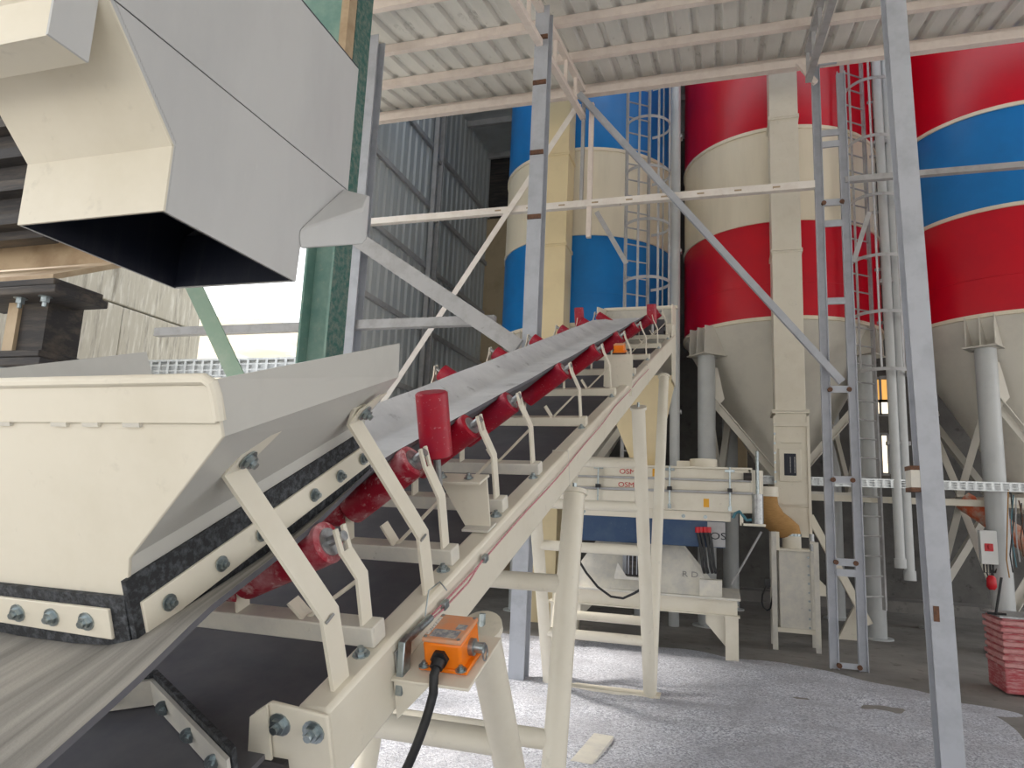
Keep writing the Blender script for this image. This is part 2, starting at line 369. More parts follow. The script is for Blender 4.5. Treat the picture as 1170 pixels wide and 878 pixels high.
for i in range(24): inst('shade_fascia_sheet', fme, fas, (RX0+.9*i, 10.38, 8.62))
# left corrugated wall (runs along the depth) with its girts and posts
wl = thing('wall_left', 'grey corrugated sheet wall with horizontal girts at left', 'wall', (-6.3, 10.3, 0), kind='structure')
def wall_sheet():
    b = MB(); pr = []; y = 0
    for k in range(3):
        pr += [(y, 0), (y+.17, 0), (y+.20, -.04), (y+.26, -.04), (y+.29, 0)]; y += .30
    pr.append((.9, 0)); vs = []
    for z in (0, 11.55): vs += [(px, py, z) for py, px in pr]
    n = len(pr); b.add(vs, [(i, i+1, n+i+1, n+i) for i in range(n-1)]); return b.mesh('wall_sheet', M['wall_sheet'], smooth=False)
wsm = wall_sheet()
for i in range(8): inst('wall_sheet', wsm, wl, (-6.3, 10.3+.9*i, 0))
gm = MB().box(0, .06, 0, 7.2, -.05, .05).mesh('girt', M['steel_grey'])
for z in (1.2, 2.7, 4.1, 5.5, 6.9, 8.3, 9.7): inst('girt', gm, wl, (-6.3, 10.3, z))
for yy in (13.4,):
    for dy in (0, .32): MB().box(-6.24, -6.14, yy+dy, yy+dy+.07, 0, 11.2).build('wall_post', 'steel_grey', wl)
    for z in (1.0, 2.4, 3.9, 5.3, 6.6, 8.0, 9.4): MB().box(-6.22, -6.16, yy+.07, yy+.32, z, z+.08).build('wall_batten', 'steel_grey', wl)

# back wall of dark concrete blocks, with a beige rendered part, a panel and windows
BY = 17.3
wb = thing('wall_back', 'dark shaded concrete wall behind the silos', 'wall', (0, BY, 0), kind='structure')
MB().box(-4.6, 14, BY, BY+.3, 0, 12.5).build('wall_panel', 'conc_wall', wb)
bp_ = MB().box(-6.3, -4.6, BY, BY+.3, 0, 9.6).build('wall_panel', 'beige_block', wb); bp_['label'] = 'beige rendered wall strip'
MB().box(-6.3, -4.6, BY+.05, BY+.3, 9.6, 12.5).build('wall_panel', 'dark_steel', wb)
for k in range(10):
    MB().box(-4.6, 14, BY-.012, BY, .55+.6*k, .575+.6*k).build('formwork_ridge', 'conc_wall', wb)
pa, pb = onY(826, 498, BY-.1), onY(854, 538, BY-.1)
MB().box(pa.x, pb.x, BY-.06, BY, pb.z, pa.z).build('wall_hatch', 'beige_block', wb, bevel=.01)
MB().box(pa.x+.03, pa.x+.06, BY-.09, BY-.06, pb.z, pa.z).build('hatch_frame', 'beige_block', wb)
for wi, (xa, ya, xb, yb, mt) in enumerate(((996, 432, 1017, 458, 'window_amber'), (996, 458, 1017, 474, 'window_lit'), (998, 496, 1017, 542, 'window_lit'))):
    a, b = onY(xa, ya, BY-.1), onY(xb, yb, BY-.1)
    wn = thing('window_%d' % (wi+1), ['small amber lit window pane behind the caged ladder', 'small white lit pane below the amber window', 'white lit window low behind the caged ladder'][wi], 'window', ((a.x+b.x)/2, BY-.05, b.z), kind='structure')
    MB().box(a.x, b.x, BY-.03, BY-.01, b.z, a.z).build('window_pane', mt, wn)
    f = MB()
    for q in (0, .5, 1):
        xx = a.x+(b.x-a.x)*q; f.box(xx-.025, xx+.025, BY-.06, BY-.03, b.z, a.z)
    for zz in (a.z, b.z): f.box(a.x, b.x, BY-.06, BY-.03, zz-.03, zz+.03)
    f.build('window_frame', 'steel_grey', wn)
MB().box(-4.6, 14, BY-.7, BY, 0, .22).build('plinth', 'concrete', wb)
# outside: retaining wall, hillside
rw = thing('retaining_wall', 'pale stained concrete retaining wall outside at left', 'wall', (-9, 7, 0), kind='structure')
for (y0, y1, z0, z1, dx) in ((3.0, 8.35, 0, 4.62, 0), (8.37, 10.05, 0, 4.62, 0), (3.0, 7.2, 4.66, 8.6, -.05), (7.22, 10.05, 4.66, 8.2, -.05)):
    MB().box(-9.6, -9+dx, y0, y1, z0, z1).build('concrete_block', 'conc_light', rw, bevel=.02)
hill = MB()
nx, ny = 40, 24; vs = []
from mathutils import noise as _nz
for j in range(ny+1):
    for i in range(nx+1):
        x = -120+106*i/nx; y = 6+110*j/ny
        d_ = math.hypot(x, y); h = max(0, min(1, (d_-24)/34))*16.5*(.92+.3*_nz.noise(V((x*.05, y*.05, 2)))) + .5*_nz.noise(V((x*.3, y*.3, 2))) - .6
        vs.append((x, y, h))
hill.add(vs, [(j*(nx+1)+i, j*(nx+1)+i+1, (j+1)*(nx+1)+i+1, (j+1)*(nx+1)+i) for j in range(ny) for i in range(nx)])
tag(hill.build('hillside', 'hill'), 'pale dry hillside far outside to the left', 'hill', kind='structure')

# ================================================================ STEEL FRAME OF THE CANOPY
def steel(name, label, cat, loc, group=None): return thing(name, label, cat, loc, group)
# near right column
t = steel('steel_column', 'large pale blue-grey H-section column in the right foreground', 'column', (1.39, 5.58, 0))
MB().hbeam((1.39, 5.58, 0), (1.268, 5.58, roof_z(5.58)-.14), .14, .17, (0, 1, 0), .014).build('shaft', 'steel_blue', t)
MB().box(1.24, 1.54, 5.42, 5.74, 0, .02).build('base_plate', 'steel_blue', t)
c0 = onY(1046, 550, 5.54)
MB().box(c0.x-.035, c0.x+.03, 5.50, 5.66, c0.z-.045, c0.z+.075).build('weld_patch', 'cream_dusty', t)
MB().box(c0.x-.038, c0.x+.032, 5.50, 5.665, c0.z+.075, c0.z+.105).build('weld_patch', 'rust', t)
MB().box(c0.x-.038, c0.x+.032, 5.50, 5.665, c0.z-.075, c0.z-.045).build('weld_patch', 'rust', t)
c0 = onY(1069, 700, 5.49); MB().box(c0.x-.012, c0.x+.022, 5.488, 5.50, c0.z-.06, c0.z+.04).build('weld_patch', 'rust', t)
# post by the conveyor
PY = 7.45
t = steel('steel_column', 'slim blue-grey post rising from the gravel behind the belt conveyor', 'column', (-2.1, PY, 0))
MB().hbeam((-2.1, PY, 0), (-2.1, PY, roof_z(PY)-.14), .17, .2, (0, 1, 0), .014).build('shaft', 'steel_blue', t)
MB().box(-2.24, -1.96, PY-.14, PY+.14, 0, .05).build('base_plate', 'steel_blue', t)
for z in (5.1, 5.9, 6.8, 7.4): MB().box(-2.18, -2.02, PY-.125, PY-.1, z, z+.05).build('splice_batten', 'rust', t)
# left post beside the green column
t = steel('steel_column', 'blue-grey post standing right beside the green column', 'column', (-4.42, PY, 0))
MB().hbeam((-4.42, PY, 0), (-4.42, PY, roof_z(PY)-.14), .19, .2, (0, 1, 0), .014).build('shaft', 'steel_blue', t)
MB().box(-4.56, -4.28, PY-.14, PY+.14, 0, .05).build('base_plate', 'steel_blue', t)
# green column near the chute
GY = 4.2
t = steel('green_column', 'dust-caked green H-section column left of the conveyor', 'column', (-2.72, GY, 0))
gx = -2.725
MB().hbeam((gx, GY, 0), (gx, GY, roof_z(GY)-.14), .22, .23, (1, 0, 0), .016).build('shaft', 'green', t)
MB().box(gx+.112, gx+.122, GY-.108, GY+.108, 0, roof_z(GY)-.15).build('dust_layer', 'green_dusty', t)
MB().box(gx-.2, gx+.2, GY-.2, GY+.2, 0, .025).build('base_plate', 'green', t)
a, b = onY(340, 66, GY-.3), onY(399, 0, GY-.3)
t = thing('green_panel', 'teal green steel panel above and behind the grey chute', 'panel', ((a.x+b.x)/2, GY-.3, a.z-.25))
MB().box(a.x-.6, b.x-.01, GY-.3, GY-.27, a.z-.25, b.z+.6).build('sheet', 'green', t)
MB().box(b.x-.03, b.x+.03, GY-.34, GY-.24, a.z-.25, b.z+.6).build('edge_strip', 'tan_steel', t)
p, q = onY(222, 318, GY), onY(282, 445, GY)
d = (q-p).normalized()
tag(MB().angle(p-d*1.2, q+d*1.7, .13, .012, (0, 1, 0)).build('diagonal_brace', 'green_pale'), 'pale green diagonal brace left of the green column', 'brace')

# outer frame in the plane Y = 10
FY = 10.0
t = steel('tie_beam', 'long white peeling tie beam crossing in front of the silos', 'beam', (-2.3, FY, 6.44))
MB().box(-5.9, 1.22, FY-.05, FY+.05, 6.39, 6.5).build('shaft', 'steel_white', t, bevel=.006)
for i in range(9):
    x = -3.5+.52*i; MB().box(x, x+.10, FY-.0515, FY-.049, 6.43, 6.455).build('flaked_spot', 'tan_steel', t)
tag(MB().box(1.6, 9, FY-.04, FY+.04, 6.44, 6.52).build('tie_beam', 'steel_grey'), 'thin grey tie bar crossing in front of the rightmost silo', 'beam')
tag(MB().box(-6.1, 9.5, FY-.06, FY+.06, 8.27, 8.40).build('eave_beam', 'roof_white', bevel=.008), 'pale eave beam along the far edge of the canopy roof', 'beam')
# left end post (thin lattice)
t = steel('lattice_column', 'thin pinkish white double post at the left end of the tie beam', 'column', (-5.85, FY, 0))
for x in (-6.12, -5.82): MB().box(x, x+.07, FY-.035, FY+.035, 0, 8.13).build('chord', 'roof_white' if x > -6 else 'steel_grey', t)
for z in (.6, 2.0, 3.4, 4.6, 6.1, 7.3): MB().box(-6.12, -5.75, FY-.05, FY-.035, z, z+.09).build('batten', 'roof_white', t)
# middle hanging post under the ridge of the eave beam
t = steel('hanger_post', 'short pale double hanger post below the eave beam', 'post', (-2.12, FY, 6.0))
MB().box(-2.02, -1.95, FY-.035, FY+.035, 5.9, 8.13).build('chord', 'roof_white', t)
MB().box(-2.14, -2.09, FY-.03, FY+.03, 6.5, 8.13).build('chord', 'steel_grey', t)
# diagonal braces in the frame
def brace(p, q, mt, label, wd=.09, y=FY, sec='a'):
    o = MB()
    if sec == 'a': o.angle(p, q, wd, .01, (0, 1, 0))
    else: o.bar(p, q, .06, wd, (0, 0, 1))
    return tag(o.build('diagonal_brace', mt), label, 'brace')
a, b = onY(662, 108, FY-.08), onY(962, 437, FY-.08)
brace(a, b, 'steel_blue', 'long grey diagonal brace falling right across the red silo')
a, b = onY(662, 120, FY-.08), onY(452, 440, FY-.08)
brace(a, b+(b-a)*.25, 'steel_white', 'white diagonal brace falling left in front of the sheet wall')
a, b = onY(682, 243, FY+.1), onY(716, 302, FY+.1)
brace(a, b, 'steel_grey', 'short grey diagonal strut under the tie beam beside the blue silo', .07)
a, b = onY(993, 243, FY), onY(975, 300, FY)
brace(a, b, 'steel_grey', 'short thin grey strut beside the caged ladder of the red silo', .06)
# struts in the plane of the posts
t = steel('tie_beam', 'grey horizontal channel running left from the blue-grey post', 'beam', (-4.4, PY, 3.94))
MB().box(-7.4, -2.55, PY-.05, PY+.05, 3.88, 3.99).build('shaft', 'steel_grey', t)
a, b = onY(400, 268, PY-.15), onY(592, 397, PY-.15)
brace(a, b, 'steel_grey', 'wide grey diagonal brace descending behind the belt conveyor', .19, sec='b')
# lattice column
t = steel('lattice_column', 'blue-grey two-chord lattice column in front of the red silo', 'column', (1.44, FY, 0))
xl, xr = 1.27, 1.60
MB().hbeam((xl, FY, 0), (xl, FY, 8.9), .10, .11, (1, 0, 0), .012).build('chord', 'steel_blue', t)
MB().hbeam((xr, FY, 0), (xr, FY, 8.12), .10, .11, (1, 0, 0), .012).build('chord', 'steel_blue', t)
for py in (70, 152, 165, 232, 256, 345, 446, 549, 643, 655, 762):
    z = onY(965, py, FY).z
    bt = MB().box(xl+.05, xr-.05, FY-.05, FY-.02, max(.02, z-.04), z+.05).build('batten', 'steel_blue', t)
    if py in (446, 549, 643, 762, 232):
        for x in (xl+.05, xr-.05): MB().tube((x, FY-.07, max(.05, z)), (x, FY-.02, max(.05, z)), .032, n=8).build('rusty_node', 'rust', bt)
# trusses running towards the viewer under the roof
def truss(x, y0, y1, label, mt='steel_grey'):
    t = steel('roof_truss', label, 'truss', (x, (y0+y1)/2, roof_z((y0+y1)/2)-.5))
    def zt(y): return roof_z(y)-.17
    def zb(y): return roof_z(y)-.62
    MB().bar((x, y0, zt(y0)), (x, y1, zt(y1)), .08, .08).build('top_chord', mt, t)
    MB().bar((x, y0, zb(y0)), (x, y1, zb(y1)), .08, .08).build('bottom_chord', mt, t)
    n = max(2, int((y1-y0)/.62))
    for i in range(n+1):
        y = y0+(y1-y0)*i/n
        MB().bar((x, y, zb(y)), (x, y, zt(y)), .045, .045, (0, 1, 0)).build('web_post', mt, t)
truss(-2.12, -6.4, 10.0, 'pale roof truss running back above the blue-grey post', 'roof_white')
truss(1.13, -6.4, 9.6, 'grey roof truss above the right foreground column')
a, b = onY(912, 72, FY-.2), onY(932, 95, FY-.2)
brace(a, b, 'roof_white', 'short stubby bracket at the top of the lattice column', .07, sec='b')

# ================================================================ SILOS
SR, SYC, SX = 1.72, 13.62, .96
ZB = [5.05, 6.76, 8.42, 11.0]
def silo(cx, colours, label, legs, lower=True):
    t = thing('silo', label, 'silo', (cx, SYC, 0), 'striped storage silos')
    c = (cx, SYC, 0)
    for k in range(3):
        MB().lathe(c, [(SR, ZB[k]+.0), (SR, ZB[k+1])], 72).build('shell_band', colours[k], t)
    for z in ZB[:3]:
        MB().lathe(c, [(SR-.01, z-.035), (SR+.022, z-.03), (SR+.022, z+.03), (SR-.01, z+.035)], 72).build('seam_ring', 'silo_cream', t)
    for z in (4.75+.9, ):
        MB().lathe(c, [(SR-.005, z-.008), (SR+.004, z), (SR-.005, z+.008)], 72).build('weld_seam', colours[0], t)
    MB().lathe(c, [(0, 11.4), (SR*.5, 11.3), (SR, 11.0)], 48).build('top_cover', 'silo_grey', t)
    MB().lathe(c, [(SR, 5.03), (.22, 2.35), (.22, 2.05), (.0, 2.05)], 72).build('cone', 'silo_grey', t)
    MB().lathe(c, [(.23, 2.30), (.36, 2.30), (.36, 2.36), (.24, 2.36)], 32).build('outlet_flange', 'silo_grey', t)
    pts = []
    for (ang, rr) in legs:
        d = V((math.cos(R(ang)), math.sin(R(ang)), 0)); p = V((cx, SYC, 0))+d*rr; pts.append(p)
        tan = V((-d.y, d.x, 0))
        lg = MB().tube(p, p+V((0, 0, 4.55)), .15, n=24).build('leg', 'leg_grey', t)
        b = MB(); zt = 4.55
        for k in (-.2, 0, .2):          # gusset box on top of the leg
            o = p+tan*k+V((0, 0, zt))
            b.plate([o+d*.22, o+d*.20+V((0, 0, .5)), o-d*.12+V((0, 0, .5)), o-d*.32], tan*.014)
        b.plate([p+d*.24+tan*.24+V((0, 0, zt)), p+d*.24-tan*.24+V((0, 0, zt)), p-d*.36-tan*.24+V((0, 0, zt)), p-d*.36+tan*.24+V((0, 0, zt))], (0, 0, .02))
        b.build('leg_bracket', 'silo_grey', lg)
        MB().tube(p, p+V((0, 0, .025)), .24, n=20).build('foot_plate', 'leg_grey', lg)
    n = len(pts)
    for i in range(n):                  # cross braces between neighbouring legs
        a, b = pts[i], pts[(i+1) % n]; dd = (b-a).normalized(); sd = dd.cross(V((0, 0, 1)))
        mid = (a+b)/2
        for p0 in (a, b):
            MB().angle(p0+V((0, 0, 3.9)), mid+V((0, 0, 2.25))+ (mid-p0).normalized()*.05, .12, .012, sd).build('leg_brace', 'silo_grey', t)
            if lower: MB().angle(mid+V((0, 0, 2.2)), p0+V((0, 0, .45)), .12, .012, sd).build('leg_brace', 'silo_grey', t)
            g = p0+(mid-p0).normalized()*.14+V((0, 0, 3.6)); e = (mid-p0).normalized()
            MB().plate([g+V((0, 0, .75)), g+e*.05+V((0, 0, .75)), g+e*.16+V((0, 0, .2)), g], sd*.012).build('gusset_plate', 'silo_grey', t)
        MB().bar(a+V((0, 0, 2.22)), b+V((0, 0, 2.22)), .1, .1).build('leg_tie', 'silo_grey', t)
    return t
silo(SX-3.65, ('silo_blue', 'silo_cream', 'silo_blue'), 'silo with blue, cream and blue bands behind the beige elevator', ((-124, 1.55), (-34, 1.55), (56, 1.55), (146, 1.55)))
silo(SX, ('silo_red', 'silo_cream', 'silo_red'), 'silo with red, cream and red bands in the middle', ((-139, 1.7), (-33.5, 1.55), (50, 1.55), (125, 1.55)), lower=False)
silo(SX+3.8, ('silo_red', 'silo_blue', 'silo_red'), 'rightmost silo with red, blue and red bands', ((-124.6, 1.55), (-34, 1.55), (56, 1.55), (146, 1.55)))

# caged ladders
def ladder(x, y, z0, z1, ang, cage0, hoops, label, wd=.44):
    t = thing('caged_ladder', label, 'ladder', (x, y, z0), 'caged access ladders')
    d = V((math.cos(R(ang)), math.sin(R(ang)), 0)); e = V((-d.y, d.x, 0)); c = V((x, y, 0))   # d: outward normal
    for k in (-1, 1):
        MB().bar(c+e*(k*wd/2)+V((0, 0, z0)), c+e*(k*wd/2)+V((0, 0, z1)), .035, .06, d).build('stile', 'steel_grey', t)
    rm = MB().tube(c-e*(wd/2), c+e*(wd/2), .014, n=8)
    me = rm.mesh('rung', M['steel_grey'], c)
    z = z0+.2
    while z < z1: inst('rung', me, t, c+V((0, 0, z))); z += .3
    rc = .38; cc = c+d*.36
    hp = []
    for i in range(19):
        a = -140+280*i/18; hp.append(d*(rc*math.cos(R(a)))+e*(rc*math.sin(R(a))))
    hb = MB(); hb.strip([cc+p for p in hp], V((0, 0, .05)), .008)
    hme = hb.mesh('cage_hoop', M['steel_grey'], cc)
    for hz in hoops: inst('cage_hoop', hme, t, cc+V((0, 0, hz)))
    for a in (-105, -52, 0, 52, 105):
        q = cc+d*((rc-.008)*math.cos(R(a)))+e*((rc-.008)*math.sin(R(a)))
        MB().bar(q+V((0, 0, cage0)), q+V((0, 0, z1)), .008, .04, d.cross(V((0, 0, 1))) if abs(a) < 90 else d).build('cage_strip', 'steel_grey', t)
ladder(-1.47, 11.75, 2.6, 10.6, -55, 4.6, (5.6, 6.6, 7.55, 8.45, 9.4), 'grey caged ladder beside the blue-banded silo')
ladder(2.12, 12.15, .5, 10.6, -52, 4.1, (4.1, 5.0, 5.9, 6.9, 7.9, 8.9), 'grey caged ladder between the middle and rightmost silos')

# vertical pipes
for i, (px, wpx, y, z0, lab) in enumerate(((771, 11, 12.2, 0, 'tall grey fill pipe rising left of the middle red silo'), )):
    p = onY(px, 450, y)
    t = thing('fill_pipe', lab, 'pipe', (p.x, y, z0))
    MB().tube((p.x, y, z0), (p.x, y, 10.8), .085, n=16).build('tube', 'leg_grey', t)
    for z in (3.5, 6.4, 8.6): MB().box(p.x-.11, p.x+.11, y-.02, y+.12, z, z+.06).build('pipe_clamp', 'steel_grey', t)
for px, py, y, zt, lab in ((1029, 648, 12.0, 10.6, 'left one of two grey pipes hanging beside the foreground column'), (1040, 662, 12.05, 10.6, 'right one of two grey pipes hanging beside the foreground column')):
    p = onY(px, py, y)
    t = thing('fill_pipe', lab, 'pipe', (p.x, y, p.z))
    MB().tube((p.x, y, p.z), (p.x, y, zt), .07, n=16).build('tube', 'leg_grey', t)
    MB().tube((p.x, y, p.z-.02), (p.x, y, p.z+.12), .085, n=16).build('coupling', 'leg_grey', t)
    for z in (3.0, 5.6, 8.0): MB().box(p.x-.1, p.x+.1, y-.02, y+.12, z, z+.06).build('pipe_clamp', 'steel_grey', t)

# bucket elevators
def elevator(x0, x1, y0, y1, z0, z1, mt, label, flanges, low=None):
    t = thing('bucket_elevator', label, 'elevator', ((x0+x1)/2, (y0+y1)/2, z0), 'bucket elevators')
    zs = [low or z0]+list(flanges)+[z1]
    for a, b in zip(zs[:-1], zs[1:]): MB().box(x0, x1, y0, y1, a, b).build('casing', mt, t, bevel=.006)
    for z in flanges:
        e = .045 if z < 4 else .016
        MB().box(x0-e, x1+e, y0-e, y1+e, z-.03, z-.003).build('flange', mt, t)
        MB().box(x0-e, x1+e, y0-e, y1+e, z+.003, z+.03).build('flange', mt, t)
    return t
ev = elevator(.72, 1.16, 11.35, 11.85, 1.72, 10.9, 'cream', 'cream bucket elevator rising in front of the red silo', (3.42, 6.0, 8.3), low=1.98)
MB().plate([(.72, 11.35, 1.98), (1.16, 11.35, 1.98), (1.16, 11.35, 1.55), (.95, 11.35, 1.55)], (0, .5, 0)).build('boot', 'cream', ev)
MB().box(.69, .72, 11.33, 11.36, 2.0, 3.35).build('seam_flange', 'cream', ev); MB().box(1.16, 1.20, 11.33, 11.36, 1.6, 3.35).build('seam_flange', 'cream', ev)
for z in [2.06+.145*i for i in range(9)]: MB().bolt((.705, 11.33, z), (0, -1, 0), .012).build('bolt', 'zinc', ev)
MB().box(.69, 1.19, 11.31, 11.35, 3.19, 3.25).build('stiffener', 'cream', ev)
for z in (2.02, 2.95, 2.40+.0): MB().box(.80, 1.08, 11.30, 11.35, z-.008, z+.008).build('stiffener', 'cream', ev)
a, b = onY(890, 513, 11.32), onY(916, 551, 11.32)
pl = MB().box(a.x, b.x, 11.315, 11.349, b.z, a.z).build('inspection_plate', 'cream', ev, bevel=.006)
MB().box(a.x+.07, b.x-.07, 11.305, 11.318, b.z+.09, a.z-.07).build('inspection_window', 'shade_and_window', pl, bevel=.03)
for dx in (.15, .21): MB().box(a.x+dx, a.x+dx+.012, 11.300, 11.306, b.z+.13, a.z-.12).build('curtain_fold', 'label_grey', pl)
elevator(-3.1, -2.64, 11.3, 11.8, 0, 10.9, 'beige', 'warm beige bucket elevator in front of the blue-banded silo', (2.2, 4.55, 6.35, 8.05))

# brace leaning from the elevator to the floor
a, b = onY(925, 590, 11.9), onY(985, 700, 11.9)
tag(MB().hbeam(a, b+(b-a)*.12, .11, .13, (0, 1, 0), .012).build('diagonal_brace', 'cream'), 'cream diagonal brace leaning from the cream elevator to the floor', 'brace')
p = onY(975, 722, 12.4)
tag(MB().plate([(p.x-.22, 12.4, 0), (p.x+.1, 12.4, 0), (p.x+.1, 12.4, .5), (p.x+.02, 12.4, .5)], (0, .1, 0)).build('foot_bracket', 'cream'), 'cream triangular foot bracket on the floor behind the lattice column', 'bracket')

# perforated cable trays: rails and punched web built as strips
def tray(x0, x1, y, z0, z1, label, mt='galv', step=.11):
    t = thing('cable_tray', label, 'cable tray', ((x0+x1)/2, y, z0))
    h = z1-z0
    MB().box(x0, x1, y-.05, y+.05, z1-.012, z1).build('top_rail', mt, t)
    b = MB()
    for k in range(4): b.box(x0, x1, y-.053, y-.048, z0+h*k/3-.008*(k == 3)-.0, z0+h*k/3+.012)
    n = int((x1-x0)/step)
    for i in range(n+1):
        x = x0+(x1-x0)*i/n; b.box(x-.016, x+.016, y-.0535, y-.0475, z0, z1)
    o = b.build('perforated_web', mt, t); o['kind'] = 'stuff'
    MB().box(x0, x1, y+.047, y+.052, z0, z1).build('back_web', mt, t)
tray(.3, 6.5, 12.0, 2.34, 2.46, 'perforated galvanised cable tray running behind the silo legs')
a, b = onY(160, 432, 6.5), onY(352, 410, 6.5)
tray(a.x-2, b.x, 6.5, a.z-.0, b.z, 'perforated cable tray outside behind the loading hopper', 'galv', .12)
for x_ in (-6.2, -4.6): MB().box(x_, x_+.06, 6.56, 6.62, -.06, b.z-.02).build('tray_post', 'galv', bpy.data.objects['cable_tray.001'])
tag(MB().box(.9, 7, 12.5, 12.6, 2.12, 2.22).build('support_rail', 'cream'), 'cream rail below the perforated tray', 'rail')

# ================================================================ BELT CONVEYOR
S0, S1 = -.78, 7.55
cv = thing('belt_conveyor', 'long inclined belt conveyor with red rollers climbing to the silos', 'conveyor', P(-.78, LC, -.56))
for sg in (1, -1):
    ra = LC+sg*(.455); rb = LC+sg*(.535)
    c = P((S0+S1)/2, (ra+rb)/2, -.4625)
    rail = MB().boxf(c, cu_*((S1-S0)/2), cl_*.04, cn_*.0925).build('side_rail', 'cream', cv, bevel=.012)
    for ss in (1.42, 4.6):
        MB().boxf(P(ss, (ra+rb)/2, -.4625), cu_*.006, cl_*.0415, cn_*.094).build('weld_seam', 'cream_dusty', rail)
    # tail end plate bolted to the rail, a folded sheet
    if sg == 1:
        pts = [(.125, -.365), (-.015, -.352), (-.062, -.385), (-.125, -.70), (.125, -.70)]
        ep = MB().plate([P(S0-.012, *q) for q in pts], cu_*-.012).build('tail_end_plate', 'cream', cv, bevel=.004)
        MB().plate([P(S0-.03, -.015, -.352), P(S0-.03, -.062, -.385), P(S0-.03, -.125, -.70), P(S0-.03, -.055, -.70), P(S0-.03, -.02, -.50)], cu_*-.006).build('folded_flange', 'cream', ep)
        for q in ((.005, -.40), (.088, -.405)):
            MB().bolt(P(S0-.024, *q), -cu_, .017, .012).build('bolt', 'zinc', ep)

def trough(s):      # (edge height, trough angle) of the belt along s
    T = ((-9, 0), (-1.35, 0), (-1.1, .24), (-.9, .50), (-.5, .70), (-.15, 1), (9, 1))
    for (a, x), (b, y) in zip(T[:-1], T[1:]):
        if s <= b: return x+(y-x)*(s-a)/(b-a)
    return 1.
def belt_section(s, lift=0.):
    k = trough(s); be = R(36)*k
    nc = -.168 + .022*max(0., min(1., (s+.6)/.6))
    out = []
    for i in range(17):
        w_ = -.32+.70*i/16; a = abs(w_); sg = 1 if w_ > 0 else -1
        c = .14
        if a <= c: x, n = a, 0.
        else:
            e = a-c
            x = c+e*math.cos(be); n = e*math.sin(be)
        sag = -.004*math.sin(math.pi*(s % 1.))**2*(a/.35) if s > 1 else 0
        out.append((LC+sg*x, nc+n+sag+lift))
    return out
def belt_mesh(sa, sb, n, th):
    b = MB(); vs = []; k = 17
    for side in (0, -th):
        for i in range(n+1):
            s = sa+(sb-sa)*i/n
            kk = max(0., (s-6.2)/1.1)            # flattens towards the head drum
            for (l, nn) in belt_section(s):
                vs.append(P(s, l, nn*(1-kk)+(-.152+.04)*kk + side))
    o = (n+1)*k; fs = []
    for i in range(n):
        for j in range(k-1):
            a = i*k+j; fs.append((a, a+1, a+k+1, a+k)); fs.append((o+a, o+a+k, o+a+k+1, o+a+1))
        fs.append((i*k, (i+1)*k, o+(i+1)*k, o+i*k)); a = i*k+k-1; fs.append((a, o+a, o+a+k, a+k))
    fs.append([j for j in range(k)]+[o+j for j in range(k-1, -1, -1)])
    b.add(vs, fs); return b
MBELT = belt_mesh(-2.6, 7.3, 150, .014)
cbo = MBELT.build('carrying_belt', 'belt', cv)
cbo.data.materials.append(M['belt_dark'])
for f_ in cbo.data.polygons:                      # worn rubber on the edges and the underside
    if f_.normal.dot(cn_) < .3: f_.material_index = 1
MB().boxf(P(2.4, LC, -.475), cu_*4.9, cl_*.39, cn_*.006).build('return_belt', 'belt_dark', cv)
hd = MB().tube(P(7.25, LC-.42, -.27), P(7.25, LC+.42, -.27), .13, n=28).build('head_drum', 'belt_dark', cv)
MB().tube(P(7.25, LC-.52, -.27), P(7.25, LC+.52, -.27), .03, n=12).build('drum_shaft', 'steel_bare', hd)
MB().boxf(P(7.25, .07, -.28), cu_*.1, cl_*.05, cn_*.08).build('bearing_block', 'cream', cv, bevel=.02)

